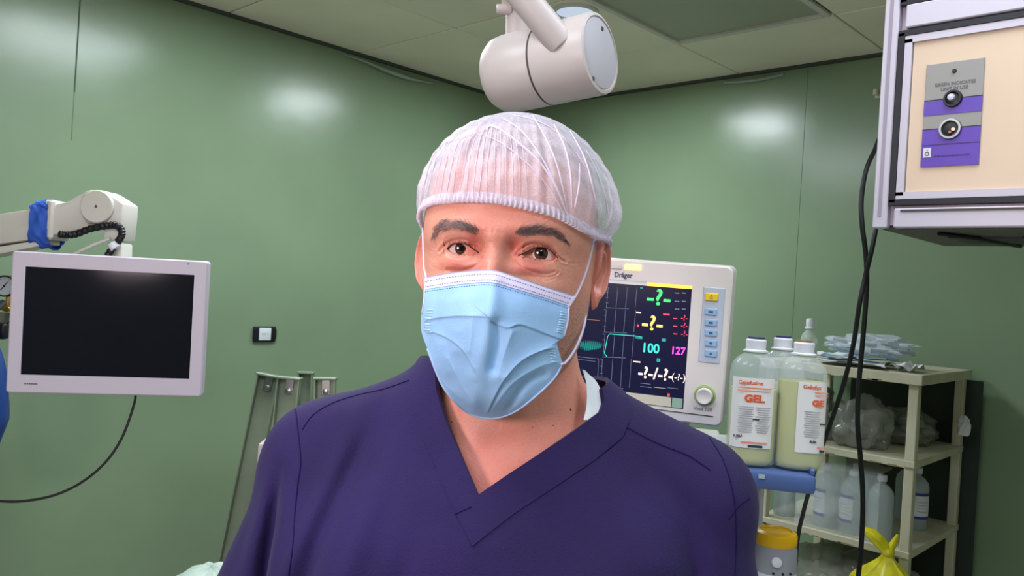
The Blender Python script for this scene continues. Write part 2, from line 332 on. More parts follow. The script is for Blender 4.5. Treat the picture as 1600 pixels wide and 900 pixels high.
# ---------------------------------------------------------------- body as a signed distance field
def cone(P, a, b, ra, rb):
    a = np.array(a, np.float32); b = np.array(b, np.float32); d = b-a; t = np.clip(((P-a)@d)/(d@d), 0, 1)
    e = P-a-t[..., None]*d; return np.sqrt((e*e).sum(-1))-(ra+(rb-ra)*t)
def ell(P, c0, r):
    r = np.array(r, np.float32); e = (P-np.array(c0, np.float32)); k0 = np.sqrt(((e/r)**2).sum(-1)); k1 = np.sqrt(((e/r**2)**2).sum(-1))+1e-9; return k0*(k0-1)/k1
def smin(a, b, k): h = np.clip(.5+.5*(b-a)/k, 0, 1); return b*(1-h)+a*h-k*h*(1-h)
def torso(P, g=0.0, arms=True, k=.04):
    D = ell(P, (0, .04, -.40), (.178, .118, .27))
    D = smin(D, ell(P, (0, .02, -.62), (.185, .15, .24)), .05)
    for s_ in (-1, 1):
        D = smin(D, cone(P, (s_*.03, .045, -.155), (s_*.175, .035, -.212), .052, .050), k)
        D = smin(D, ell(P, (s_*.085, -.005, -.30), (.105, .085, .10)), .04)
    return D-g
ARM = {-1: [(-.166, .035, -.214), (-.262, .02, -.50), (-.285, -.03, -.76)], 1: [(.160, .035, -.226), (.240, .02, -.50), (.255, -.03, -.76)]}
def sleeve(P, g):
    D = None
    for s_ in (-1, 1):
        a, b, w_ = ARM[s_]; m = np.array(a)+(np.array(b)-np.array(a))*.82
        e = cone(P, a, m, .050+g, .060+g); D = e if D is None else np.minimum(D, e)
    return D
def sd_garment(P):
    D = smin(torso(P, .009, k=.05), sleeve(P, .0085), .028)
    D = smin(D, cone(P, (0, .030, -.085), (0, .0, -.25), .070, .088), .045)
    q_ = P; X_, Y_, Z_ = q_[..., 0], q_[..., 1], q_[..., 2]
    fold = np.zeros_like(D)
    for x0, z0, x1, z1, am, sg in FOLDS:
        dxx, dzz = x1-x0, z1-z0; L = dxx*dxx+dzz*dzz; t = ((X_-x0)*dxx+(Z_-z0)*dzz)/L; tc = np.clip(t, 0, 1)
        e = np.hypot(X_-x0-tc*dxx, Z_-z0-tc*dzz); fold += am*np.exp(-(e/sg)**2)*np.sin(np.clip(tc*3.0+.14, 0, math.pi))
    return np.maximum(D-fold*(Y_ < .06), Z_*-1-.80)
FOLDS = [(-.197, -.205, -.212, -.44, -.014, .0065), (-.176, -.19, -.188, -.46, .010, .011), (-.112, -.150, -.182, -.44, -.009, .010), (-.130, -.150, -.205, -.44, .006, .010), (-.085, -.16, -.140, -.46, .008, .014), (-.050, -.22, -.095, -.48, -.005, .011), (.165, -.2, .205, -.40, -.007, .011), (.19, -.25, .17, -.42, .007, .012),
         (.205, -.27, .10, -.25, -.0035, .012), (-.20, -.20, -.235, -.36, .004, .010), (.03, -.27, -.03, -.45, .004, .02), (.10, -.2, .14, -.42, .004, .018), (.13, -.17, .22, -.25, -.003, .009), (-.225, -.33, -.175, -.37, -.005, .009), (.225, -.30, .175, -.36, -.005, .009)]
LEG = {-1: [(-.09, .03, -.80), (-.10, .02, -1.18), (-.105, .05, -ZE+.09)], 1: [(.09, .03, -.80), (.10, .02, -1.18), (.105, .05, -ZE+.09)]}
def sd_body(P):
    D = torso(P, -.003); D = smin(D, cone(P, (0, .012, -.05), (0, .030, -.17), .057, .063), .022); D = smin(D, cone(P, (0, .03, -.11), (0, .004, -.25), .058, .078), .03)
    D = smin(D, cone(P, (0, .02, -.72), (0, .02, -.84), .13, .14), .05)
    Z_ = P[..., 2]; 
    for s_ in (-1, 1):
        a, b, w_ = ARM[s_]; D = smin(D, cone(P, a, b, .036, .034), .03); D = smin(D, cone(P, b, w_, .036, .026), .01)
        h = np.array(w_)+np.array((s_*.004, -.012, -.05)); D = smin(D, ell(P, h, (.019, .038, .05)), .012)
        for k, (dy, L) in enumerate(((-.03, .065), (-.011, .075), (.009, .07), (.027, .055))):
            r0 = h+np.array((0, dy, -.035)); r1 = r0+np.array((-s_*.004, dy*.1-.002, -L*.55)); r2 = r1+np.array((-s_*.014, 0, -L*.45)); D = smin(D, cone(P, r0, r1, .0095, .0088), .004); D = smin(D, cone(P, r1, r2, .0088, .0075), .003)
        r0 = h+np.array((-s_*.004, -.034, .01)); r1 = r0+np.array((-s_*.008, -.022, -.03)); D = smin(D, cone(P, r0, r1, .012, .010), .006); D = smin(D, cone(P, r1, r1+np.array((-s_*.006, -.004, -.028)), .010, .008), .003)
        a, b, w_ = LEG[s_]; D = smin(D, cone(P, a, b, .085, .058), .03); D = smin(D, cone(P, b, w_, .055, .036), .012)
    nk = np.exp(-((np.abs(P[..., 0])-.028)/.009)**2)*.0025*sst(-.17, -.12, Z_)*(P[..., 1] < 0)
    cl = np.exp(-((Z_+.172+.12*np.abs(P[..., 0]))/.008)**2)*.002*(P[..., 1] < 0)*sst(.012, .03, np.abs(P[..., 0])) - .004*np.exp(-(P[..., 0]/.014)**2-((Z_+.168)/.012)**2)*(P[..., 1] < 0)
    return D-nk-cl
def nets(fn, lo, hi, h):
    ax_ = [np.arange(lo[i], hi[i]+h, h, dtype=np.float32) for i in range(3)]; nx, ny, nz = map(len, ax_)
    D = np.empty((nx, ny, nz), np.float32)
    for i0 in range(0, nx, 16):
        X_, Y_, Z_ = np.meshgrid(ax_[0][i0:i0+16], ax_[1], ax_[2], indexing='ij'); D[i0:i0+16] = fn(np.stack([X_, Y_, Z_], -1))
    S_ = D < 0; occ = np.zeros((nx-1, ny-1, nz-1), np.int8)
    for a in (0, 1):
        for b in (0, 1):
            for c_ in (0, 1): occ += S_[a:nx-1+a, b:ny-1+b, c_:nz-1+c_]
    act = (occ > 0) & (occ < 8); idx = np.full(act.shape, -1, np.int64); I = np.argwhere(act); idx[act] = np.arange(len(I))
    acc = np.zeros((len(I), 3)); cnt = np.zeros(len(I))
    for ax0 in range(3):
        o1, o2 = [k for k in range(3) if k != ax0]
        for a in (0, 1):
            for b in (0, 1):
                p = I.copy(); p[:, o1] += a; p[:, o2] += b; p2 = p.copy(); p2[:, ax0] += 1
                d0 = D[tuple(p.T)]; d1 = D[tuple(p2.T)]; m = (d0 < 0) != (d1 < 0); t = np.where(m, d0/(d0-d1+1e-12), 0)
                v = p.astype(float); v[:, ax0] += t; acc[m] += v[m]; cnt[m] += 1
    V = acc/cnt[:, None]*h+np.array(lo); F = []
    for ax0 in range(3):
        o1, o2 = [(1, 2), (2, 0), (0, 1)][ax0]
        sl0 = [slice(None)]*3; sl1 = [slice(None)]*3; sl0[ax0] = slice(0, -1); sl1[ax0] = slice(1, None)
        ed = S_[tuple(sl0)] != S_[tuple(sl1)]; J = np.argwhere(ed); J = J[(J[:, o1] > 0) & (J[:, o2] > 0) & (J[:, o1] < D.shape[o1]-1) & (J[:, o2] < D.shape[o2]-1)]
        def cell(a, b): K = J.copy(); K[:, o1] -= a; K[:, o2] -= b; return idx[tuple(K.T)]
        Q = np.stack([cell(1, 1), cell(0, 1), cell(0, 0), cell(1, 0)], 1); fl = ~S_[tuple(J.T)]; Q[fl] = Q[fl][:, ::-1]; F.append(Q)
    F = np.concatenate(F); return V, F[(F >= 0).all(1)]
def grad(fn, V, e=.0015):
    V = np.asarray(V, np.float32); g = np.stack([fn(V+np.eye(3, dtype=np.float32)[i]*e)-fn(V-np.eye(3, dtype=np.float32)[i]*e) for i in range(3)], -1); return g/(np.linalg.norm(g, axis=1)[:, None]+1e-9)
def project(fn, V, it=3):
    V = np.array(V, float)
    for _ in range(it): V -= grad(fn, V)*np.asarray(fn(V.astype(np.float32)))[:, None]
    return V
BV, BF = nets(sd_body, (-.36, -.22, -ZE+.06), (.36, .24, -.06), .0062); BV = project(sd_body, BV, 1)
# garment
GV, GF = nets(sd_garment, (-.34, -.20, -.83), (.34, .22, -.09), .0037); GV = project(sd_garment, GV, 1)
gb = BVHTree.FromPolygons([tuple(v) for v in GV], [tuple(map(int, f)) for f in GF])
def cast(bvh, px, py, off=0.0):
    o = c2h(np.zeros(3)); d = c2h(ray(px, py))-o; d /= np.linalg.norm(d); h = bvh.ray_cast(Vector(o), Vector(d))
    if h[0] is None: return None
    p = np.array(h[0]); n_ = np.array(h[1]); 
    if n_@d > 0: n_ = -n_
    return p+n_*off
V_IN = [(688, 562), (681, 580), (683, 610), (697, 655), (719, 708), (748, 773), (800, 737), (855, 701), (905, 667), (938, 642), (943, 628), (940, 606), (926, 585)]
V_OUT = [(652, 566), (642, 588), (641, 620), (655, 668), (680, 728), (738, 854), (800, 805), (868, 760), (930, 718), (972, 684), (984, 655), (976, 622), (958, 592)]
pin = [cast(gb, *p) for p in V_IN]; pout = [cast(gb, *p) for p in V_OUT]
def backarc(a, b, off, n=26):  # loop behind the neck
    out = []; th0 = math.atan2(a[1]-.03, a[0]); th1 = math.atan2(b[1]-.03, b[0]); ra = math.hypot(a[0], a[1]-.03); rb = math.hypot(b[0], b[1]-.03)
    if th1 < 0: th1 += 2*math.pi
    for t in np.linspace(0, 1, n)[1:-1]:
        th = th0+(th1-th0)*t; r_ = ra+(rb-ra)*t+.004*math.sin(math.pi*t); z_ = a[2]+(b[2]-a[2])*t-.004*math.sin(math.pi*t); out.append((r_*math.cos(th), .03+r_*math.sin(th), z_))
    return out
pin = [np.array(p) if p is not None else None for p in pin]; pout = [np.array(p) if p is not None else None for p in pout]
keep = [i for i in range(len(pin)) if pin[i] is not None and pout[i] is not None]; pin = [pin[i] for i in keep]; pout = [pout[i] for i in keep]
ni = 8
def dens(L): 
    out = []
    for a, b in zip(L[:-1], L[1:]): out += [a+(b-a)*t for t in np.linspace(0, 1, ni, endpoint=False)]
    return out+[L[-1]]
PI_ = dens(pin); PO_ = dens(pout); nb = len(PI_)
bi = backarc(pin[-1], pin[0], 0); bo = backarc(pout[-1], pout[0], 0)
li = np.array(list(PI_)+bi); lo_ = np.array(list(PO_)+bo)
li = project(sd_garment, li, 4); lo_ = project(sd_garment, lo_, 4)
# cut the neck hole: cylinder-like test around the loop (angle about the neck axis)
cen = np.array((.0, .02)); ang_l = np.arctan2(li[:, 1]-cen[1], li[:, 0]-cen[0]); rad_l = np.hypot(li[:, 0]-cen[0], li[:, 1]-cen[1])
vpx = proj(h2c(GV)); vin = np.array([proj(h2c(p)) for p in PI_])
shr = vin.copy(); cxy = vin.mean(0); shr = vin+(vin-cxy)/np.linalg.norm(vin-cxy, axis=1)[:, None]*4
poly_hole = np.vstack([shr, [(900, 540), (700, 540)]])
infront = inpoly(vpx, poly_hole) & (GV[:, 1] < .02) & (GV[:, 2] > -.30)
av = np.arctan2(GV[:, 1]-cen[1], GV[:, 0]-cen[0]); rv = np.hypot(GV[:, 0]-cen[0], GV[:, 1]-cen[1]); o_ = np.argsort(ang_l)
rl = np.interp(av, ang_l[o_], rad_l[o_], period=2*math.pi); inback = (rv < rl+.004) & (GV[:, 1] > -.01) & (GV[:, 2] > -.2)
hole = infront | inback
GF2 = GF[~hole[GF].any(1)]
mScrub = mat('navy_cotton', (38, 27, 76), rough=.8, var=.06, vscale=14, bump=.0006, bscale=700, spec=.25)
mScrub.node_tree.nodes['Principled BSDF'].inputs['Sheen Weight'].default_value = .05
mSeamC = mat('navy_seam_crease', (30, 20, 70), rough=.9, spec=.1)
mSkin = bpy.data.materials.new('skin'); mSkin.use_nodes = True
def skin_nodes():
    nt = mSkin.node_tree; N = nt.nodes; L = nt.links; b = N['Principled BSDF']
    at = N.new('ShaderNodeAttribute'); at.attribute_name = 'region'; sep = N.new('ShaderNodeSeparateColor'); L.new(at.outputs['Color'], sep.inputs[0])
    tc = N.new('ShaderNodeTexCoord')
    def noise(sc, det=3):
        n_ = N.new('ShaderNodeTexNoise'); n_.inputs['Scale'].default_value = sc; n_.inputs['Detail'].default_value = det; L.new(tc.outputs['Object'], n_.inputs['Vector']); return n_.outputs['Fac']
    def mix(f, a, b_):
        m = N.new('ShaderNodeMix'); m.data_type = 'RGBA'; L.new(f, m.inputs[0]) if not isinstance(f, float) else None
        for s_, v in ((6, a), (7, b_)):
            if isinstance(v, tuple): m.inputs[s_].default_value = v
            else: L.new(v, m.inputs[s_])
        return m.outputs[2]
    def ramp(f, a, b_):
        r_ = N.new('ShaderNodeMapRange'); r_.inputs[1].default_value = a; r_.inputs[2].default_value = b_; r_.clamp = True; L.new(f, r_.inputs[0]); return r_.outputs[0]
    def mul(a, b_):
        m = N.new('ShaderNodeMath'); m.operation = 'MULTIPLY'; L.new(a, m.inputs[0]); L.new(b_, m.inputs[1]) if not isinstance(b_, float) else setattr(m.inputs[1], 'default_value', b_); return m.outputs[0]
    base = mix(ramp(noise(30, 5), .35, .65), lin((226, 160, 140)), lin((216, 146, 126)))
    base = mix(mul(sep.outputs[0], .75), base, lin((205, 98, 92)))
    base = mix(mul(ramp(noise(420, 2), .54, .64), .10), base, lin((150, 90, 72)))
    vo = N.new('ShaderNodeTexVoronoi'); vo.inputs['Scale'].default_value = 620; L.new(tc.outputs['Object'], vo.inputs['Vector'])
    st = N.new('ShaderNodeMath'); st.operation = 'LESS_THAN'; st.inputs[1].default_value = .36; L.new(vo.outputs['Distance'], st.inputs[0])
    base = mix(mul(sep.outputs[1], .25), base, lin((140, 112, 104)))
    base = mix(mul(mul(sep.outputs[1], st.outputs[0]), .75), base, lin((96, 84, 84)))
    hn = mix(ramp(noise(260, 4), .3, .7), lin((54, 48, 50)), lin((104, 94, 94)))
    base = mix(mul(sep.outputs[2], .85), base, hn)
    L.new(base, b.inputs['Base Color']); b.inputs['Roughness'].default_value = .46; b.inputs['Specular IOR Level'].default_value = .45
    b.inputs['Subsurface Weight'].default_value = .12; b.inputs['Subsurface Radius'].default_value = (1, .35, .2); b.inputs['Subsurface Scale'].default_value = .006
    bp = N.new('ShaderNodeBump'); bp.inputs['Distance'].default_value = .0006; bp.inputs['Strength'].default_value = .6; L.new(noise(500, 3), bp.inputs['Height']); L.new(bp.outputs[0], b.inputs['Normal'])
skin_nodes()
# ---------------------------------------------------------------- one body mesh: head, ears, neck, trunk, limbs
bm_ = MB(); bm_.grid(HP, cu=True, flip=True); nH = bm_.n
hb = BVHTree.FromPolygons([tuple(v) for v in HP.reshape(-1, 3)], [tuple(map(int, f)) for f in bm_.f])
def ear(sgn):
    nr, na = 26, 64; r_ = np.linspace(0, 1, nr)[:, None]; a = (np.arange(na)*2*math.pi/na)[None]
    # outline in ear plane: p (back), q (up); lobe narrower
    hgt = .033; q_ = np.sin(a); p_ = np.cos(a); wid = np.where(q_ > 0, .0185+.002*q_, .0185+.007*q_)-(.0025 if sgn > 0 else 0)
    P_ = p_*wid*r_-.002*np.clip(-q_, 0, 1)*r_*2.5; Q_ = q_*hgt*r_+.001
    h_ = .0035+.0055*np.exp(-((r_-.9)/.09)**2)*sst(-.75, -.2, q_+.25*p_)+.0035*np.exp(-((r_-.58)/.12)**2)*sst(-.5, .1, p_)-.011*np.exp(-(((P_+.004)/.0075)**2+((Q_+.004)/.009)**2))+.002*np.exp(-((Q_+.026)/.008)**2)*(1-r_)
    h_ = h_*(1-sst(.93, 1, r_)*.9)
    front_ = np.stack([h_, P_, Q_], -1); back_ = np.stack([-.0028*(1-r_**4)+0*P_, P_*1., Q_], -1)[::-1]
    S_ = np.concatenate([front_, back_]); tilt = math.radians(15 if sgn > 0 else 38); ct, st_ = math.cos(tilt), math.sin(tilt)
    X_ = S_[..., 0]*ct+S_[..., 1]*st_; Y_ = -S_[..., 0]*st_+S_[..., 1]*ct; Z_ = S_[..., 2]
    b2 = .12; Y2 = Y_+Z_*b2
    return np.stack([sgn*(X_+.0775), Y2+.014, Z_-.0125], -1)
bm_.grid(ear(1), cu=True); bm_.grid(ear(-1), cu=True, flip=True); nE = bm_.n
bm_.add(BV, BF.tolist())
body = part(bm_, 'body', mSkin)
ca = body.data.color_attributes.new('region', 'FLOAT_COLOR', 'POINT'); cc = np.zeros((bm_.n, 4)); cc[:, 3] = 1
cc[:nH] = HCOL.reshape(-1, 4); cc[nH:nE, 0] = .55
bq = BV; cc[nE:, 0] = .62*np.exp(-((bq[:, 0]+.01)/.07)**2-((bq[:, 2]+.205)/.06)**2)*(bq[:, 1] < .02)+.15
ca.data.foreach_set('color', cc.ravel())
bb = BVHTree.FromPolygons([tuple(v) for v in BV], [tuple(map(int, f)) for f in BF])
# moles
mMole = mat('mole', (84, 48, 38), rough=.6)
for k, (px, py, r_) in enumerate(((891, 640, .0011), (706, 659, .0008), (864, 665, .0006), (832, 668, .0005))):
    p = cast(bb, px, py)
    if p is not None: part(MB().lathe([(0, r_*.4), (r_*.7, r_*.3), (r_, 0), (r_, -.001)], p, (0, -1, .2), 10), 'mole', mMole)
# ---------------------------------------------------------------- eyes
mScl = mat('eye_white', (222, 196, 196), rough=.15, coat=1, var=.03, vscale=300); mIris = mat('iris', (52, 30, 22), rough=.2, coat=1, var=.4, vscale=900); mPup = mat('pupil', (6, 5, 6), rough=.1, coat=1)
camh = c2h(np.zeros(3))
for E0 in EC:
    g = camh-E0; g /= np.linalg.norm(g); mb = MB(); R = EYE_R
    def cap_prof(a0, a1, n_, bulge=0): return [(R*math.sin(t), R*math.cos(t)+bulge*(1-(t/.49)**2 if t < .49 else 0)) for t in np.linspace(a0, a1, n_)]
    mb.cm = 2; mb.lathe(cap_prof(0, .18, 5, .0006), E0, g, 40)
    mb.cm = 1; mb.lathe(cap_prof(.18, .47, 6, .0006), E0, g, 40); mb.cm = 0; mb.lathe(cap_prof(.47, math.pi, 26), E0, g, 40)
    part(mb, 'eye', [mScl, mIris, mPup])
# ---------------------------------------------------------------- brows and lashes: single hairs
mHair = mat('brow_hair', (100, 80, 80), rough=.6); mLash = mat('lash', (26, 18, 20), rough=.5); mPale = mat('grey_hair', (150, 140, 140), rough=.6)
def strand(mb, p, d_, L, r_, bend, nrm):
    pts = [p+d_*L*t+bend*L*t*t+nrm*(.0004+.0010*t) for t in (0, .33, .66, 1)]; mb.tube(pts, [r_, r_*.9, r_*.65, r_*.15], 3, False)
def brow(poly, spine, n_, cm=0):
    mb = MB(); sp = catmull(spine, 30); x0, y0 = np.min(poly, 0); x1, y1 = np.max(poly, 0); k = 0
    while k < n_:
        q_ = np.array((random.uniform(x0, x1), random.uniform(y0, y1)))
        if not inpoly(q_, poly): continue
        j = int(np.argmin(((sp-q_)**2).sum(1))); t = sp[min(j+1, 29)]-sp[max(j-1, 0)]; t /= np.linalg.norm(t); off = q_-sp[j]
        dd = abs(off@np.array((-t[1], t[0])))
        if random.random() < dd/16: continue
        nrm2 = np.array((0, -1.)); up_ = max(0, 1-j/16)*.8; t2 = t+nrm2*up_-off*.02+np.array((random.gauss(0, .33), random.gauss(0, .33))); t2 /= np.linalg.norm(t2)
        a = cast(hb, *q_); b_ = cast(hb, *(q_+t2*10))
        if a is None or b_ is None: continue
        d_ = (b_-a); d_ /= np.linalg.norm(d_); mb.cm = 0 if random.random() < .6 else 1
        strand(mb, a, d_, random.uniform(.0045, .0085), random.uniform(.00007, .00013), (a*0), np.array((0, -1., .1))); k += 1
    return part(mb, 'eyebrow', [mHair, mPale])
brow([(675, 372), (678, 357), (688, 344), (702, 341), (722, 347), (742, 354), (752, 362), (745, 369), (730, 363), (706, 360), (688, 364)], [(750, 362), (735, 358), (715, 352), (698, 351), (684, 358), (677, 371)], 560)
brow([(801, 366), (806, 358), (822, 355), (845, 353), (866, 357), (882, 368), (889, 382), (880, 378), (862, 368), (840, 368), (818, 371)], [(802, 365), (820, 363), (845, 360), (866, 363), (880, 372), (888, 382)], 560)
def lashes(up, lo):
    mb = MB(); C0 = camh
    for line, n_, dirz, L0 in ((catmull(up, 60), 70, -1, 2.5), (catmull(lo, 40), 26, 1, 1.3)):
        for k in range(n_):
            i = random.randrange(3, len(line)-3); q_ = line[i]+np.array((random.gauss(0, .3), dirz*.4)); a = cast(hb, *q_)
            if a is None: continue
            side_ = (i/len(line)-.5)*(-1 if dirz < 0 else 1)*(1 if up[0][0] < 760 else 1)*.9; dd = np.array(((q_[0]-np.mean([p[0] for p in up]))/28, 0, -dirz*.75)); dd[1] = -.75; dd /= np.linalg.norm(dd)
            L = L0*.0007*random.uniform(.7, 1.2); pts = [a+np.array((0, -.0002, 0))+dd*L*t+np.array((0, 0, -dirz*L*.5*t*t)) for t in (0, .5, 1)]; mb.tube(pts, [.00009, .00007, .00002], 3, False)
        # dark lid line along the roots
        pts = [cast(hb, *p, .0001) for p in line[2:-2]]; pts = [p for p in pts if p is not None and p[1] < -.074]
        if dirz < 0 and len(pts) > 4: mb.tube(pts, .00045, 5)
    part(mb, 'eyelashes', mLash)
for up, lo, cre in LID: lashes(up, lo)
# ---------------------------------------------------------------- scrub top
sc = MB().add(GV, GF2.tolist()); top = part(sc, 'scrub_top', mScrub)
def ribbon(A, B, off, nrows=5, cu=True):
    A = np.array(A); B = np.array(B); rows = []
    for k in range(nrows):
        t = k/(nrows-1); P_ = A*(1-t)+B*t; P_ = project(sd_garment, P_, 2) if 0 < k < nrows-1 or True else P_
        g_ = grad(sd_garment, P_.astype(np.float32)); rows.append(P_+g_*(off if 0 < k < nrows-1 else off*.9))
    inner = rows[0]-grad(sd_garment, rows[0])*.0045
    rows = [inner]+rows+[rows[-1]-grad(sd_garment, rows[-1])*(off+.0008)]
    return np.stack(rows, 0)
part(MB().grid(ribbon(li, lo_, .0013, 7), cu=True), 'neckband', mScrub, top, 50)
def seam_or_crease(px, name='seam_or_crease', r_=.0006, off=.0002, parent=top, bvh=gb, m=mSeamC, n_=60):
    pts = [cast(bvh, *p, off) for p in catmull(px, n_)]; pts = [p for p in pts if p is not None]
    if len(pts) < 4: return
    part(MB().tube(pts, r_, 6), name, m, parent)
nbv = BVHTree.FromPolygons([tuple(v) for v in np.concatenate([GV])], [tuple(map(int, f)) for f in GF])
seam_or_crease([(640, 594), (600, 608), (560, 617), (520, 630), (490, 648), (472, 672)]); seam_or_crease([(462, 640), (466, 675), (470, 720), (466, 752)]); seam_or_crease([(466, 752), (461, 800), (458, 850), (450, 905)])  # last run is no stitching: a dark cord painting the shade of a fold
seam_or_crease([(944, 645), (980, 668), (1030, 694), (1075, 712), (1110, 735)]); seam_or_crease([(1108, 684), (1130, 720), (1145, 770), (1150, 830), (1148, 900)], r_=.0005); seam_or_crease([(1138, 812), (1155, 790), (1172, 778)], r_=.0005)  # last cord draws the dark of a sleeve crease
seam_or_crease(V_OUT[1:6], r_=.0005); seam_or_crease(V_OUT[5:11], r_=.0004, off=0); seam_or_crease([(711, 804), (738, 792)], r_=.0005, off=.0014)
# sleeves reach the elbow; undershirt edge shows at one side of the neck
mWhite = mat('white_jersey', (214, 220, 226), rough=.9, bump=.0004, bscale=900)
up_px = [(917, 574), (920, 584), (923, 600), (923, 618), (921, 636), (917, 654)]; ro_px = [(926, 583), (936, 592), (943, 606), (946, 626), (944, 640), (930, 655)]
def shirt():
    rows = []
    for k in range(5):
        t = k/4; rows.append([cast(gb, *(np.array(a)*(1-t)+np.array(b)*t), -.0036 if k else -.0050) for a, b in zip(catmull(up_px, 18), catmull(ro_px, 18))])
    return np.array([[p for p in r_] for r_ in rows], float)
try: part(MB().grid(shirt()), 'undershirt', mWhite)
except Exception as e_: print('undershirt', e_)
# trousers and shoes (below the frame)
def sd_tr(P):
    D = cone(P, (0, .02, -.74), (0, .02, -.86), .150, .158)
    for s_ in (-1, 1): a, b, w_ = LEG[s_]; D = smin(D, cone(P, a, b, .105, .085), .03); D = smin(D, cone(P, b, w_, .085, .072), .02)
    return np.maximum(D, P[..., 2]+.74)
TV, TF = nets(sd_tr, (-.3, -.2, -ZE+.02), (.3, .24, -.7), .012); part(MB().add(TV, TF.tolist()), 'trousers', mScrub)
mShoe = mat('shoe_white', (205, 205, 205), rough=.5)
for s_ in (-1, 1):
    G_ = []
    for t in np.linspace(0, 1, 14):
        yy = .11-.29*t; ww = .034+.012*math.sin(math.pi*min(1, t*1.1))+(.004 if t > .5 else 0); ww *= math.sqrt(max(.02, 1-((t-.5)/.5)**6)); hh = .085-.045*sst(.3, .8, t)
        hh *= math.sqrt(max(.05, 1-((t-.5)/.5)**8)); a = np.linspace(0, 2*math.pi, 20, endpoint=False); G_.append(np.stack([s_*.108+ww*np.cos(a), np.full(20, yy), -ZE+hh/2+hh/2*np.sin(a)], -1))
    G_ = np.array(G_); mb = MB().grid(G_, cu=True); mb.add(G_[0], [tuple(range(20))]); mb.add(G_[-1], [tuple(range(20))[::-1]]); part(mb, 'shoe', mShoe, ang=60)
# ---------------------------------------------------------------- face mask
_zk = np.array([-150, -138, -128, -118, -100, -80, -60, -46, -34, -22, -10, 0, 10.]); _yk = -np.array([52, 66, 86, 101, 113, 121, 127, 129, 124, 114, 105, 101, 99.])
ZKD = np.arange(-160, 20, .5); YKD = np.interp(ZKD, _zk, _yk); _k = np.exp(-(np.arange(-36, 37)/14)**2); YKD = np.convolve(np.pad(YKD, 36, mode='edge'), _k/_k.sum(), 'valid')
def maskY(X_, Z_):
    x_ = X_*1000; z_ = Z_*1000
    zk = np.array([-150, -138, -128, -118, -100, -80, -60, -46, -34, -22, -10, 0, 10]); yk = -np.array([52, 66, 86, 101, 113, 121, 127, 129, 124, 114, 105, 101, 99])
    yr = np.interp(z_, ZKD, YKD); cur = 72; wf = np.interp(z_, [-140, -100, -60, -20, 0], [56, 60, 64, 66, 66])
    a_ = np.abs(x_); sm = np.sqrt(a_*a_+49)-7
    return (yr+cur*(sm/wf)**1.45*(.72+.2*sst(-115, -30, z_)-.14*sst(-20, 5, z_)-.17*sst(-100, -135, z_)))/1000
def mask_at(q_):
    d_ = ray(q_[..., 0], q_[..., 1]); k = np.full(q_.shape[:-1], .62); o = c2h(np.zeros(3)); D_ = c2h(d_)-o
    Yt = np.full(q_.shape[:-1], -.1)
    for _ in range(60):
        kk = (Yt-o[1])/D_[..., 1]; P_ = o+D_*kk[..., None]; Yt = Yt*.7+.3*maskY(P_[..., 0], P_[..., 2])
    return o+D_*((Yt-o[1])/D_[..., 1])[..., None]
MT = [(664, 433), (690, 428), (720, 424), (755, 421.5), (775, 422.5), (800, 430), (850, 447), (897, 462)]
ML = [(664, 433), (663, 452), (662, 470), (658, 492), (658.5, 518), (668, 545)]
MBt = [(668, 545), (690, 600), (715, 632), (735, 647), (758, 653), (782, 652), (810, 640), (845, 612), (868, 588), (879, 567)]
MR = [(897, 462), (889, 481), (888, 500), (881, 527), (870, 530), (871, 540), (879, 567)]
def lerp_curve(C, n_, lin_=False):
    C = np.array(C, float); L = np.concatenate([[0], np.cumsum(np.hypot(*np.diff(C, axis=0).T))]); t = np.linspace(0, L[-1], n_)
    return np.stack([np.interp(t, L, C[:, 0]), np.interp(t, L, C[:, 1])], -1)
def resamp(C, n_): return lerp_curve(catmull(C, 200), n_)
NU, NV = 200, 190
tp, bt = resamp(MT, NU), resamp(MBt, NU); lf, rt = resamp(ML, NV), lerp_curve(MR, NV)
uu = np.linspace(0, 1, NU)[None, :, None]; vv = np.linspace(0, 1, NV)[:, None, None]
Q = (1-vv)*tp[None]+vv*bt[None]+(1-uu)*lf[:, None]+uu*rt[:, None]-((1-uu)*(1-vv)*tp[0]+uu*(1-vv)*tp[-1]+(1-uu)*vv*bt[0]+uu*vv*bt[-1])
MP = mask_at(Q)
def crease(poly, amp, sg, kind):
    di, sd = polydist(Q, catmull(poly, 24) if len(poly) > 2 else poly)
    if kind == 'ridge': return amp*np.exp(-di/sg)
    if kind == 'soft': return amp*np.exp(-(di/sg)**2)
    return amp*np.exp(-di/sg)*np.where(sd < 0, 1, 0)*sst(0, 1, di/1.0)     # pleat: the cloth above stands proud and ends sharply
dm = np.zeros(Q.shape[:2])
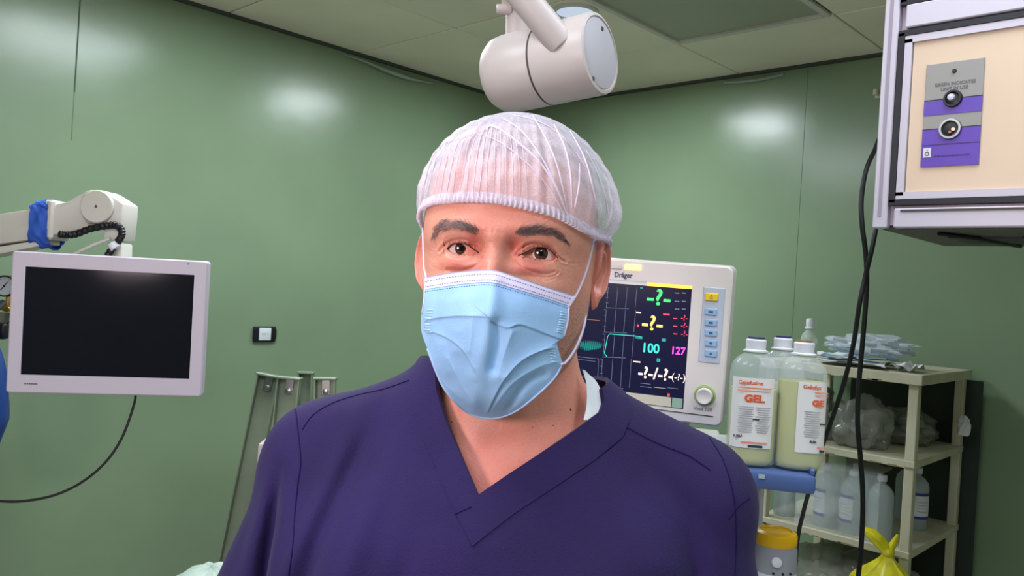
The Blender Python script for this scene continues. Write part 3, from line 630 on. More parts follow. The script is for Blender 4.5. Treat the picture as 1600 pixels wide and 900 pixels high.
for a in [([(668, 501), (690, 497), (715, 495), (748, 495.5)], 1.9, 14, 'step'), ([(768, 500), (780, 509), (795, 513), (812, 508), (830, 513), (858, 524), (884, 533)], 2.4, 14, 'step'),
          ([(676, 520), (700, 530), (722, 548), (738, 575)], 1.9, 8, 'step'), ([(738, 497), (737, 520), (733, 548)], 1.8, 8, 'ridge'), ([(700, 560), (715, 590), (738, 632)], 1.8, 8, 'ridge'),
          ([(772, 424), (768, 470), (762, 520), (750, 570), (742, 640)], 4.5, 14, 'soft'), ([(775, 508), (778, 540), (772, 575)], -4.5, 10, 'soft'), ([(800, 520), (785, 560), (778, 590)], 2.8, 9, 'ridge'),
          ([(765, 640), (785, 600), (815, 565), (850, 548), (872, 545)], 3.2, 9, 'step'), ([(790, 590), (830, 555), (868, 540)], 2.6, 10, 'ridge'), ([(768, 642), (800, 600), (845, 572), (876, 566)], 2.6, 8, 'ridge'), ([(795, 640), (822, 600), (850, 585)], -2.6, 7, 'soft'),
          ([(745, 600), (752, 640)], -1.2, 8, 'soft'), ([(690, 540), (700, 580)], 1.4, 9, 'soft'), ([(715, 520), (716, 545)], 1.4, 10, 'soft'), ([(700, 470), (740, 462)], .8, 10, 'soft'), ([(690, 596), (720, 622), (752, 637)], .9, 5, 'ridge')]:
    dm += crease(*a)
edge = np.minimum(np.minimum(uu[..., 0], 1-uu[..., 0]), np.minimum(vv[..., 0], 1-vv[..., 0])); dm *= sst(0, .06, edge)
tocam = camh-MP; tocam /= np.linalg.norm(tocam, axis=-1)[..., None]; MP = MP+tocam*(dm/1000)[..., None]
def shell(G_, th, back=None):
    mb = MB(); mb.grid(G_, flip=False); n0, n1 = G_.shape[:2]; d_ = G_-camh; d_ /= np.linalg.norm(d_, axis=-1)[..., None]; mb.grid(G_+d_*th, flip=True); o = n0*n1
    rim = [(0, j) for j in range(n1)]+[(i, n1-1) for i in range(1, n0)]+[(n0-1, j) for j in range(n1-2, -1, -1)]+[(i, 0) for i in range(n0-2, -1, -1)]; R_ = [i*n1+j for i, j in rim]
    mb.f += [(R_[k-1], R_[k], R_[k]+o, R_[k-1]+o) for k in range(len(R_)-1, 0, -1)]; mb.m += [mb.cm]*(len(R_)-1); return mb
mMask = mat('blue_nonwoven', (158, 200, 250), rough=.75, var=.05, vscale=26, bump=.00025, bscale=900, spec=.3, sss=.15)
mMaskW = mat('white_nonwoven', (206, 198, 224), rough=.8, bump=.0002, bscale=900, spec=.3); mSt = mat('blue_stitch', (96, 116, 172), rough=.8)
mask = part(shell(MP, .0006), 'face_mask', mMask)
mbv = BVHTree.FromPolygons([tuple(v) for v in MP.reshape(-1, 3)], [tuple(map(int, f)) for f in MB().grid(MP).f])
def onmask(q_, off=.0005):
    p = cast(mbv, *q_)
    if p is None: p = mask_at(np.array(q_, float))
    t = camh-p; return p+t/np.linalg.norm(t)*off
MT2 = [(663, 452), (690, 448), (720, 444), (755, 441), (775, 442.5), (800, 449.5), (845, 463), (889, 478)]
ta, tb = resamp(MT, 120), resamp(MT2, 120); ta[0] += (.6, .6); ta[-1] += (-.6, .3); tb[0] += (.6, 0); tb[-1] += (-.4, -.3)
BG = np.array([[onmask(ta[j]*(1-t)+tb[j]*t+(0, .5*(1-t)), .0012-.0004*(k in (0, 7))) for j in range(120)] for k, t in enumerate(np.linspace(0, 1, 8))])
part(shell(BG, .0007), 'nose_band', mMaskW, mask)
def dashes(a, b, t, n_, off, L=.42):
    mb = MB(); C = lerp_curve(a*(1-t)+b*t, n_*2+1)
    for k in range(n_):
        p0 = onmask(C[2*k], off); p1 = onmask(C[2*k+1], off); mb.tube([p0, p0*.5+p1*.5, p1], .00028, 4)
    return tag(part(mb, 'stitching', mSt, mask), kind='stuff')
dashes(ta, tb, .36, 55, .0015); dashes(ta, tb, .80, 60, .0015); tc_, td_ = ta+np.array((0, 20)), tb+np.array((0, 5.)); dashes(tb, td_, .8, 60, .0004)
for L_, n_ in (([(666, 484), (662, 500), (661.5, 517), (664, 519)], 9), ([(886, 489), (885, 500), (880, 520)], 9), ([(868, 548), (872, 566)], 5)):   # weld marks of the side tabs
    C = lerp_curve(L_, n_); mb = MB()
    for q_ in C:
        sgx = 1 if q_[0] < 760 else -1
        a = [onmask((q_[0]+sgx*(1.5+k*3.0), q_[1]+(0 if sgx > 0 else -.6*k)), .00035) for k in range(4)]; mb.tube(a, .00045, 5)
    part(mb, 'weld_marks', mat('weld', (190, 226, 250), rough=.7), mask)
ed = [onmask(q_, .0003) for q_ in resamp([(897, 463), (889, 481), (887.5, 500), (881, 526)], 20)]; part(MB().tube(ed, .0008, 6), 'side_binding', mMaskW, mask)
ed = [onmask(q_, .0003) for q_ in np.vstack([resamp(MBt, 120)])]; part(MB().tube(ed, .0010, 6), 'bottom_binding', mat('binding', (168, 190, 226), rough=.8), mask)
ed = [onmask(q_, .0003) for q_ in resamp([(665, 434), (663.5, 452), (662.5, 470), (659.5, 490)], 20)]; part(MB().tube(ed, .0008, 6), 'side_binding', mMaskW, mask)
# ear loops: lie on the cheek, hook behind the ear
def loop(px, tail, r_=.0011, off=.0013):
    pts = []
    for q_ in catmull(px, 40):
        p = cast(hb, *q_); m_ = cast(mbv, *q_)
        if p is None and m_ is None: continue
        if p is None or (m_ is not None and np.linalg.norm(m_-camh) < np.linalg.norm(p-camh)): p = m_
        t = camh-p; pts.append(p+t/np.linalg.norm(t)*off)
    pts = np.array(pts)
    for _ in range(6): pts[1:-1] = pts[1:-1]*.5+(pts[:-2]+pts[2:])*.25
    part(MB().tube(catmull(np.vstack([pts, tail]), 60), r_, 8), 'ear_loop', mMaskW, mask)
loop([(668, 440), (664, 425), (661, 405), (658.5, 380), (657, 356)], [(-.084, .004, .022), (-.087, .02, .022)])
loop([(889, 478), (902, 458), (914, 430), (922, 402), (927, 378)], [(.079, .0, .022), (.084, .02, .022), (.083, .026, .0)])
def loop3(L): part(MB().tube(catmull(np.array([at_y(a, b, Y) for a, b, Y in L]), 60), .0011, 8), 'ear_loop', mMaskW, mask)
loop3([(877, 569, -.078), (884, 566, -.070), (897, 548, -.055), (908, 524, -.035), (914, 502, -.018), (915, 482, -.006), (917, 465, .012), (924, 440, .022)])
# ---------------------------------------------------------------- hair net
CE = [(648, 357), (653, 345), (663, 328), (680, 318), (705, 314), (735, 312.5), (770, 314), (800, 319), (835, 327), (868, 338), (895, 352), (918, 366), (938, 376)]
ce = []
for q_ in catmull(CE, 60):
    p = cast(hb, *q_)
    if p is None: continue
    ce.append(p)
ce = np.array(ce); cphi = np.arctan2(ce[:, 0], -ce[:, 1])
bk = [(-.080, .0, .024), (-.082, .02, .018), (-.080, .05, .0), (-.055, .085, -.025), (0, .098, -.035), (.055, .085, -.025), (.080, .05, .0), (.082, .025, .016), (.080, .006, .020)]
bk = np.array(bk); bphi = np.arctan2(bk[:, 0], -bk[:, 1]); bphi[bphi < 0] += 0
allp = np.vstack([ce, bk]); allphi = np.concatenate([cphi, bphi]); o_ = np.argsort(allphi); allp = allp[o_]; allphi = allphi[o_]
NP_, NS = 720, 110; fi = np.linspace(-math.pi, math.pi, NP_, endpoint=False)
Er = np.interp(fi, allphi, np.hypot(allp[:, 0], allp[:, 1]), period=2*math.pi); Ez = np.interp(fi, allphi, allp[:, 2], period=2*math.pi)
ker = np.ones(13)/13
sm = lambda a: np.convolve(np.concatenate([a[-6:], a, a[:6]]), ker, 'valid'); Er = sm(Er)+.0032; Ez = sm(Ez)
Ed = np.stack([Er*np.sin(fi), -Er*np.cos(fi), Ez], -1)
CC = np.array((.0015, .009, .040)); RX, RY, RZ = .0890, .1135, .0885
def hash_noise(a, seeds): return sum(am*np.sin(f_*a+p_) for f_, p_, am in seeds)
sd1 = [(int(RNG.integers(9, 60)), RNG.uniform(0, 6.28), RNG.uniform(.3, 1)) for _ in range(12)]
CG = np.zeros((NS, NP_, 3)); Sg = np.linspace(0, 1, NS)
eth = np.arctan2(np.hypot(Ed[:, 0]-CC[0], (Ed[:, 1]-CC[1])*RX/RY)/RX, (Ed[:, 2]-CC[2])/RZ)
rightb = np.exp(-((fi-1.45)/.45)**2); 
for i, s_ in enumerate(Sg):
    th = eth*s_*(1+.03*rightb); rad = 1+.012*hash_noise(fi, sd1)/3*sst(.15, .8, s_)+.020*s_*s_*np.sin(34*fi+2*np.sin(3*fi))*.6+rightb*.05*sst(.45, .85, s_)
    rad = rad+rightb*sst(.55, .95, s_)*(.022*np.sin(58*fi+9*s_)+.012*np.sin(97*fi-22*s_+2*np.sin(9*fi)))
    rad *= 1+.004*np.sin(60*s_+4*np.sin(3*fi))*(s_ < .95)
    D_ = CC+np.stack([RX*rad*np.sin(th)*np.sin(fi), -RY*rad*np.sin(th)*np.cos(fi), RZ*rad*np.cos(th)], -1)
    D_ = CC+(D_-CC)*(1+.0*fi[:, None]); w_ = sst(.84, 1.0, s_); CG[i] = D_*(1-w_)+Ed*w_
mCap = bpy.data.materials.new('net_nonwoven'); mCap.use_nodes = True
def cap_nodes(m, lo_a, hi_a, col):
    nt = m.node_tree; N = nt.nodes; L = nt.links; b = N['Principled BSDF']; b.inputs['Base Color'].default_value = lin(col); b.inputs['Roughness'].default_value = .8; b.inputs['Specular IOR Level'].default_value = .2
    tc = N.new('ShaderNodeTexCoord'); n1 = N.new('ShaderNodeTexNoise'); n1.inputs['Scale'].default_value = 1300; n1.inputs['Detail'].default_value = 4; n1.inputs['Distortion'].default_value = 1.5
    mp = N.new('ShaderNodeMapping'); mp.inputs['Scale'].default_value = (1, 1, 2.4); L.new(tc.outputs['Object'], mp.inputs[0]); L.new(mp.outputs[0], n1.inputs['Vector'])
    r_ = N.new('ShaderNodeMapRange'); r_.inputs[1].default_value = .36; r_.inputs[2].default_value = .64; r_.inputs[3].default_value = lo_a; r_.inputs[4].default_value = hi_a; L.new(n1.outputs['Fac'], r_.inputs[0]); L.new(r_.outputs[0], b.inputs['Alpha'])
cap_nodes(mCap, .22, .64, (240, 232, 248))
mCapD = bpy.data.materials.new('net_dense'); mCapD.use_nodes = True; cap_nodes(mCapD, .6, .95, (228, 218, 236))
cap = part(MB().grid(CG, cu=True, flip=True), 'hair_net', mCap)
cbv = BVHTree.FromPolygons([tuple(v) for v in CG.reshape(-1, 3)], [tuple(map(int, f)) for f in MB().grid(CG, cu=True).f])
# gathered elastic hem: frill of tight pleats
fr_ = []
for k, (dz_, dr_) in enumerate(((.0062, .0004), (.0050, .0012), (.0036, .0010), (.0022, .0018), (.0008, .0014), (-.0010, .0020), (-.0020, .0006))):
    wv = .0009*np.sin(150*fi+3*np.sin(7*fi))*(1.6 if k > 3 else 1)*(1+1.2*rightb); dzz = dz_-.0008*np.abs(np.sin(75*fi))*(k > 4); rr_ = Er+dr_-.0005+wv+.003*rightb
    fr_.append(np.stack([rr_*np.sin(fi), -rr_*np.cos(fi), Ez+dzz], -1))
part(MB().grid(np.array(fr_), cu=True, flip=True), 'elastic_hem', mCapD, cap)
def pleat(px, r_=.00055):
    pts = [cast(cbv, *q_, .0003) for q_ in catmull(px, 50)]; pts = [p for p in pts if p is not None]
    if len(pts) < 5: return
    P_ = np.array(pts); P_[1:-1] = P_[1:-1]*.5+(P_[:-2]+P_[2:])*.25
    for _ in range(14): P_[1:-1] = P_[1:-1]*.5+(P_[:-2]+P_[2:])*.25
    P_ = P_+np.array((0, -.0004, .0002))
    n_ = len(P_); part(MB().tube(P_, r_*(.55+.45*np.sin(np.linspace(.3, 2.9, n_))), 5, False), 'pleat', mCapD, cap)
for px, r_ in [([(760, 205), (765, 197), (785, 205), (820, 232), (850, 262), (872, 300), (886, 335)], .0011), ([(786, 186), (815, 205), (845, 245), (868, 290), (884, 332)], .0009), ([(832, 182), (852, 215), (872, 265), (886, 330)], .0008),
               ([(866, 196), (884, 235), (892, 280), (893, 325)], .0008), ([(905, 255), (904, 290), (898, 325)], .0009), ([(890, 205), (912, 245), (925, 290), (935, 340)], .0007), ([(915, 235), (935, 275), (948, 320), (952, 352)], .0006),
               ([(758, 212), (790, 228), (830, 262), (862, 300), (882, 338)], .0006), ([(800, 180), (840, 190), (880, 215), (915, 262)], .0005)]: pleat(px, r_)
for k in range(17):   # fine vertical gathers on the forehead side
    x0 = 655+k*10.5; yb_ = np.interp(x0, [p[0] for p in CE], [p[1] for p in CE])-3; tx = 705+(x0-655)*.62
    pleat([(x0+random.uniform(-2, 2), yb_), (x0+(tx-x0)*.2+random.uniform(-2, 2), yb_-(yb_-190)*.35), (x0+(tx-x0)*.5, yb_-(yb_-190)*.7), (tx, 196+abs(x0-760)*.25)], random.uniform(.00025, .00045))
# ================================================================ objects around him
mPlast = mat('warm_white_plastic', (196, 186, 184), rough=.4, var=.02); mPlast2 = mat('cool_grey_plastic', (180, 178, 184), rough=.45); mBlk = mat('black_plastic', (22, 22, 26), rough=.4)
mLine = mat('joint_line', (70, 66, 66), rough=.6); mChrome = mat('steel', (170, 172, 172), rough=.28, metal=1); mBrass = mat('brass', (196, 156, 74), rough=.3, metal=1)
mCable = mat('black_cable', (14, 14, 16), rough=.45); mScrew = mat('screw_grey', (92, 92, 98), rough=.4, metal=.6); mCream = mat('cream_plastic', (206, 202, 192), rough=.45)
def RX3(a): return np.array(Matrix.Rotation(a, 3, 'X'))
def posed(name, P, ypr, label, cat, group=None):    # empty whose local frame: x right, -y towards the camera side, z up
    o = empty(name, cw(*P), 0, label, cat, group); R_ = Matrix.Rotation(YAWC, 3, 'Z')@Matrix.Rotation(ypr[0], 3, 'Z')@Matrix.Rotation(ypr[1], 3, 'X')@Matrix.Rotation(ypr[2], 3, 'Y')
    o.rotation_euler = R_.to_euler(); return o
dg = math.radians
# ---- suspended lamp joint: drum, stem, two booms up to the ceiling
J = posed('ceiling_lamp_joint', (.0506, 1.24, .352), (0, 0, 0), 'white cylindrical joint of the ceiling lamp arm hanging above his head', 'lamp arm')
def jc(px, py, d): return ray(px, py)*d-np.array((.0506, 1.24, .352))
capc = jc(934, 84, 1.19); axn = np.array((.83, -.545, .10)); axn /= np.linalg.norm(axn); Rd = .0600
lft = capc-axn*.186
MB().lathe([(0, 0), (Rd*.55, .0015), (Rd*.82, .008), (Rd*.96, .02), (Rd, .036), (Rd, .098), (Rd-.0012, .0995), (Rd-.0012, .101)], lft, axn, 64).build('drum_shell', mPlast, J, 40)
MB().lathe([(Rd-.0005, .0985), (Rd+.0001, .0992), (Rd+.0001, .1012), (Rd-.0005, .102)], lft, axn, 64).build('joint_ring', mLine, J, 40)
MB().lathe([(Rd-.002, .100), (Rd-.002, .1012), (Rd, .1022), (Rd, .186), (Rd-.0015, .190), (Rd-.006, .1915), (Rd-.0075, .1885), (0, .1885)], lft, axn, 64).build('drum_collar', mPlast, J, 40)
MB().lathe([(Rd-.0085, .187), (Rd-.0085, .1902), (Rd-.0095, .1908), (0, .1908)], lft, axn, 64).build('end_cap', mPlast2, J, 40)
a_, b_, d_ = fr(axn); 
for px, py in ((941, 45), (927, 123)):
    o = -np.array((.0506, 1.24, .352)); r_ = ray(px, py); p0 = lft+axn*.1908; k = ((p0-o)@axn)/(r_@axn); p = o+r_*k
    m = MB(); m.cm = 0; m.lathe([(0, .0012), (.003, .0012), (.0038, 0), (0, 0)], p, axn, 16); m.box(p+axn*.0014, (.001, .001, .005)); m.build('screw', mScrew, J)
tp_ = jc(872, 62, 1.17); tq = jc(800, -26, 1.17); dirv = tq-tp_; far = tp_+dirv*3.2
MB().cyl(tp_-dirv/np.linalg.norm(dirv)*.012, far, .0215, .0215, 36, .004).build('boom_tube', mPlast, J, 40)
st0 = jc(808, 66, 1.262); st1 = jc(809, 18, 1.262); MB().cyl(st0, st1, .0185, .0185, 28).build('stem', mPlast, J, 40)
st2 = st1+(st1-st0)*5; MB().cyl(st1-(st1-st0)*.05, st2, .0255, .0255, 28, .003).build('stem_sleeve', mPlast, J, 40)
q = jc(780, 14, 1.25); MB().cyl(q+np.array((-.004, 0, 0)), q+np.array((.02, 0, 0)), .0075, .0085, 20, .002).build('knob', mPlast, J, 40)
top_z = CEIL-EYE-.352
MB().cyl((st2[0], st2[1], st2[2]-.05), (st2[0], st2[1], top_z-.02), .03, .03, 24).cyl((st2[0], st2[1], top_z-.03), (st2[0], st2[1], top_z-.001), .09, .09, 32, .004).build('ceiling_mount', mPlast, J, 40)
MB().cyl(far, (st2[0], st2[1], min(top_z-.05, far[2])), .0215, .0215, 20).build('boom_link', mPlast, J, 40)
# ---- wall mounted screen at left with its arm
D = .42; Mn = posed('flat_screen_monitor', (-.930, 1.90, -.1435), (dg(12), dg(.6), dg(-.5)), 'white framed flat monitor with a black switched-off screen', 'monitor')
w, h = .42, .3225
mBez = mat('lilac_grey_bezel', (202, 192, 206), rough=.45); mScreen = mat('dark_glass', (20, 18, 30), rough=.07, spec=.6)
fm = MB()
iw, ih = .362, .246; cz = .004
for c_, s_ in (((0, -.004, h/2-(h/2-cz-ih/2)/2), (w, .03, h/2-cz-ih/2)), ((0, -.004, -h/2+(h/2+cz-ih/2)/2), (w, .03, h/2+cz-ih/2)), ((-w/2+(w-iw)/4, -.004, cz), ((w-iw)/2, .03, ih)), ((w/2-(w-iw)/4, -.004, cz), ((w-iw)/2, .03, ih))): fm.box(c_, s_, .0)
fm = MB(); prof = []
def rrect(w_, h_, r_, n_=6):
    P_ = []
    for sx, sz, a0 in ((1, 1, 0), (-1, 1, 90), (-1, -1, 180), (1, -1, 270)):
        for k in range(n_+1): a = dg(a0+90*k/n_); P_.append((sx*(w_/2-r_)+r_*math.cos(a), sz*(h_/2-r_)+r_*math.sin(a)))
    return np.array(P_)
def ring_frame(w_, h_, r_, iw_, ih_, icz, y0, y1, inset=.006, icx=0, ir=.001, tp=.003):
    o0 = rrect(w_, h_, r_); o1 = rrect(w_-2*tp, h_-2*tp, max(r_-tp, .001)); i0 = rrect(iw_, ih_, ir)+np.array((icx, icz))
    rows = [np.c_[o0[:, 0]*.94, np.full(len(o0), y1), o0[:, 1]*.94], np.c_[o0[:, 0], np.full(len(o0), y1-.008), o0[:, 1]], np.c_[o0[:, 0], np.full(len(o0), y0+tp), o0[:, 1]], np.c_[o1[:, 0], np.full(len(o1), y0), o1[:, 1]],
            np.c_[i0[:, 0], np.full(len(i0), y0), i0[:, 1]], np.c_[i0[:, 0], np.full(len(i0), y0+inset), i0[:, 1]]]
    mb = MB(); mb.grid(np.array(rows), cu=True); n_ = len(o0); mb.f.append(tuple(range(n_))[::-1]); mb.m.append(0); return mb
ring_frame(w, h, .008, iw, ih, cz, -.018, .032, .004).build('bezel', mBez, Mn, 30)
MB().box((0, -.013, cz), (iw, .004, ih)).build('screen', mScreen, Mn)
m = MB(); 
for k, wd_ in enumerate((.004, .003, .004, .003, .004, .004)): m.box((-.170+k*.0046, -.0183, -.1395), (wd_, .0006, .0026))
m.build('maker_mark', mat('print_grey', (96, 92, 110)), Mn)
MB().box((.166, -.0183, .153), (.006, .0006, .005)).build('badge', mat('badge_grey', (150, 146, 160)), Mn)
MB().box((.02, .05, .03), (.11, .04, .11), .006).build('rear_mount', mPlast, Mn)
# the arm, in a plane facing the camera at 2.02 m
ad = 2.03; A0 = ray(160, 345)*ad; AR = posed('monitor_support', tuple(A0), (0, 0, ROLL*0), 'cream swing arm with round hinge cover holding the switched-off monitor', 'monitor arm')
def ap(px, py, dd=0): v = ray(px, py)*(ad+dd)-A0; return (v[0], v[2])
MB().prism([ap(*q_) for q_ in ((-240, 372), (-120, 352), (0, 338), (60, 329), (96, 322), (118, 317), (133, 308), (143, 303), (160, 300), (160, 352), (150, 357), (100, 368), (60, 376), (0, 384), (-120, 402), (-240, 424))], -.035, .035, .004).build('upper_beam', mCream, AR, 30)
MB().prism([ap(*q_) for q_ in ((-240, 428), (-120, 406), (0, 388), (84, 374), (84, 383), (30, 394), (0, 400), (-120, 420), (-240, 444))], -.030, .030, .003).build('lower_beam', mCream, AR, 30)
MB().prism([ap(*q_) for q_ in ((143, 304), (152, 300), (172, 300), (186, 308), (205, 321), (203, 345), (199, 378), (175, 376), (176, 352), (150, 352), (140, 335))], -.043, .043, .005).build('elbow_housing', mCream, AR, 30)
MB().prism([ap(*q_) for q_ in ((176, 379), (199, 381), (197, 470), (174, 470))], -.03, .03, .004).build('drop_bracket', mCream, AR, 30)
hc = ap(167, 326); m = MB(); m.lathe([(0, .0), (.0405, 0), (.0405, .008), (.038, .011), (0, .0115)], (hc[0], -.042, hc[1]), (0, -1, 0), 48); hco = m.build('hinge_cover', mCream, AR, 30)
MB().lathe([(0, .013), (.003, .0125), (.004, .011)], (hc[0], -.042, hc[1]), (0, -1, 0), 12).build('screw', mScrew, hco)
hs = [(-240, 400), (-120, 378), (0, 375)]
sp = []
for px, py in ((93, 366), (104, 367), (118, 366), (140, 358), (165, 353), (180, 352), (189, 358), (190, 368), (184, 378), (176, 388), (168, 400)): q_ = ap(px, py, -.05); sp.append((q_[0], -.05, q_[1]))
C_ = catmull(sp, 90); m = MB().tube(C_, .0085+.0011*np.sin(np.arange(90)*1.9), 10); m.build('cable_sleeve', mCable, AR)
cf = catmull(sp, 90)[76]; MB().cyl(cf+np.array((-.006, -.002, .004)), cf+np.array((.004, -.002, -.008)), .0125, .0125, 16).build('cable_clip', mat('white_clip', (215, 215, 220)), AR)
sp = [(ap(px, py, -.05)[0], -.05, ap(px, py, -.05)[1]) for px, py in ((115, 398), (130, 390), (150, 381), (172, 373))]; MB().tube(catmull(sp, 20), .0042, 8).build('white_lead', mCream, AR)
m = MB(); ring = []
bl = [ap(*q_) for q_ in ((60, 325), (80, 320), (85, 340), (90, 372), (84, 384), (62, 387), (62, 360))]
c0 = ap(75, 353); rows = []
for k, t in enumerate(np.linspace(0, 1, 12)):
    rr_ = []
    for j, a in enumerate(np.linspace(0, 2*math.pi, 40, endpoint=False)):
        wv = 1+.05*math.sin(5*a+k*.9)+.04*math.sin(11*a-k); Zr = .053*np.sign(math.sin(a))*abs(math.sin(a))**.6*wv*(1+.06*math.sin(math.pi*t)); Yr = .043*np.sign(math.cos(a))*abs(math.cos(a))**.6*wv
        rr_.append((c0[0]+(-.0235+.047*t)*(1+.15*math.sin(2*a)), Yr, c0[1]+Zr-.004+(.01*(1-t))))
    rows.append(rr_)
m.grid(np.array(rows), cu=True); mBlueC = mat('blue_strap', (48, 92, 190), rough=.7, var=.08, vscale=40); m.build('blue_strap', mBlueC, AR, 60)
m = MB()
for k in range(5): z_ = c0[1]+.044+k*.003; m.tube([(c0[0]-.026, -.036+k*.008, z_-.004), (c0[0]-.005, -.030+k*.008, z_+.006), (c0[0]+.022, -.038+k*.008, z_-.002)], .006, 8)
m.build('strap_knot', mBlueC, AR)
k2 = ap(88, 345); m = MB().box((k2[0]+.006, 0, k2[1]), (.018, .086, .098), .006); k3 = ap(85, 320); m.box((k3[0], -.02, k3[1]), (.016, .02, .02), .004); m.build('cream_tie', mCream, AR)
# arm root: bracket on the left wall outside the frame
rp = ap(-235, 400); m = MB().box((rp[0]-.06, .0, rp[1]), (.14, .12, .16), .01)
m.build('arm_root', mCream, AR)
wroot = np.array(cw(*(A0+np.array((rp[0]-.06, 0, rp[1])))))
m = MB(); lv = lambda P: (Vector(P)-Vector(cw(*A0))); Ri = Matrix.Rotation(-YAWC, 3, 'Z')
pw0 = Ri@lv((wroot[0], wroot[1], wroot[2])); pw1 = Ri@lv((wroot[0]-.0, YL-.002, wroot[2])); m.tube([pw0, pw1], .04, 16); m.build('wall_bracket', mCream, AR)
# ---- thin black cable hanging from the monitor
C_ = [pw(px, py, d_) for px, py, d_ in ((208, 560, 1.96), (212, 612, 1.95), (207, 640, 1.94), (190, 685, 1.92), (165, 722, 1.9), (130, 752, 1.88), (90, 772, 1.86), (45, 782, 1.84), (0, 783, 1.82), (-80, 775, 1.8), (-170, 745, 1.8), (-210, 680, 1.85))]
tag(MB().tube(catmull(C_, 90), .0031, 8).build('monitor_cable', mCable), 'thin black cable curving down from below the switched-off monitor', 'cable')
# ---- pressure gauge, fittings, grey rail, black handset
gd = 2.25; G0 = ray(8, 447)*gd; GA = posed('pressure_gauge', tuple(G0), (0, 0, 0), 'round black pressure gauge with white dial on brass fittings at left edge', 'gauge')
m = MB().lathe([(0, .03), (.029, .03), (.030, .0), (.030, -.004), (.0265, -.006), (.0255, -.002), (0, -.002)][::-1], (0, 0, 0), (0, 1, 0), 40); m.build('gauge_body', mBlk, GA)
MB().lathe([(.0255, .0), (.0255, .002), (0, .002)], (0, -.0015, 0), (0, -1, 0), 40).build('dial', mat('dial_white', (206, 214, 226), rough=.4), GA)
MB().box((-.001, -.0035, -.0), (.0022, .001, .030), 0, np.array(Matrix.Rotation(dg(38), 3, 'Y'))).cyl((0, -.003, 0), (0, -.005, 0), .003, .003, 12).build('needle', mBlk, GA)
m = MB(); 
for k in range(9): a = dg(-130+k*32.5); m.box((.021*math.sin(a), -.0035, .021*math.cos(a)), (.001, .0006, .004), 0, np.array(Matrix.Rotation(a, 3, 'Y')))
m.build('dial_ticks', mBlk, GA)
MB().cyl((.006, .01, -.028), (.006, .01, -.052), .007, .008, 6).cyl((.006, .01, -.052), (.006, .01, -.07), .011, .012, 6).cyl((-.02, .01, -.060), (.024, .0, -.062), .008, .0095, 12, .001).cyl((.018, -.02, -.062), (.02, .01, -.062), .009, .009, 12, .002).build('brass_fitting', mBrass, GA)
rl_ = posed('equipment_rail', tuple(ray(-40, 494)*gd), (0, 0, 0), 'grey rail under the gauge at the left edge', 'rail')
MB().box((-.06, .03, 0), (.35, .03, .028), .003).build('rail_bar', mat('rail_grey', (140, 142, 132), rough=.4), rl_); 
Ri = Matrix.Rotation(-YAWC, 3, 'Z'); base = Vector(cw(*(ray(-40, 494)*gd)))
for dx in (-.2, .02):
    p = Vector((base.x, base.y, base.z))+Rv*dx+Fv*.03; q_ = Vector((p.x, YL-.001, p.z)); MB().tube([Ri@(p-base), Ri@(q_-base)], .012, 10).build('bracket', mat('rail_arm', (150, 152, 146), rough=.4), rl_)
hd = posed('black_handset', tuple(ray(4, 517)*(gd-.02)), (0, 0, 0), 'small black handset hooked on the grey rail beside the monitor', 'handset')
MB().box((-.002, .0, 0), (.034, .03, .046), .009, seg=3).build('body', mBlk, hd); MB().tube([(.008, .0, .018), (.018, .004, .03), (.03, .01, .032)], .002, 8).build('hook', mBlk, hd)
# ---- blue bag at the left edge
bp_ = ray(-42, 622)*2.1; m = MB(); rows = []
for k, t in enumerate(np.linspace(0, 1, 26)):
    prof_ = .012+.074*math.sin(math.pi*min(1, .04+.62*t**.7))**.8*(1-.55*max(0, t-.6)/.4); rr_ = []
    for a in np.linspace(0, 2*math.pi, 40, endpoint=False):
        wv = 1+.05*math.sin(7*a+3*t)+.04*math.sin(13*a-5*t); rr_.append((prof_*wv*math.cos(a), prof_*.8*wv*math.sin(a), .17-.38*t))
    rows.append(rr_)
m.grid(np.array(rows), cu=True, flip=True); bag = posed('blue_bag', tuple(bp_), (0, 0, 0), 'blue bag hanging at the left edge behind the switched-off monitor', 'bag')
m.build('bag_body', mat('blue_rubber', (34, 66, 132), rough=.45, var=.06, vscale=12), bag, 180); MB().tube([(0, 0, .165), (0, .03, .21), (.0, .1, .245)], .01, 8).build('bag_neck', mBlk, bag)
# ---- wall thermostat / switch on left wall
c_ = pax(412, 522, 1, YL); sw = empty('wall_switch', (c_[0], YL, c_[2]), 0, 'black wall switch plate with white square rocker on the left wall', 'switch')
MB().box((0, -.006, 0), (.098, .012, .062), .005, seg=2).box((-.046, -.008, 0), (.008, .014, .04), .003).box((.046, -.008, 0), (.008, .014, .04), .003).build('plate', mBlk, sw)
MB().box((-.002, -.013, .001), (.052, .008, .050), .003, seg=2).build('rocker', mat('rocker_white', (214, 220, 226), rough=.3), sw)
m = MB()
for dx in (-.012, 0, .012): m.box((dx-.002, -.0175, .002), (.006, .0006, .008))
m.build('rocker_print', mat('pale_print', (176, 182, 188)), sw)
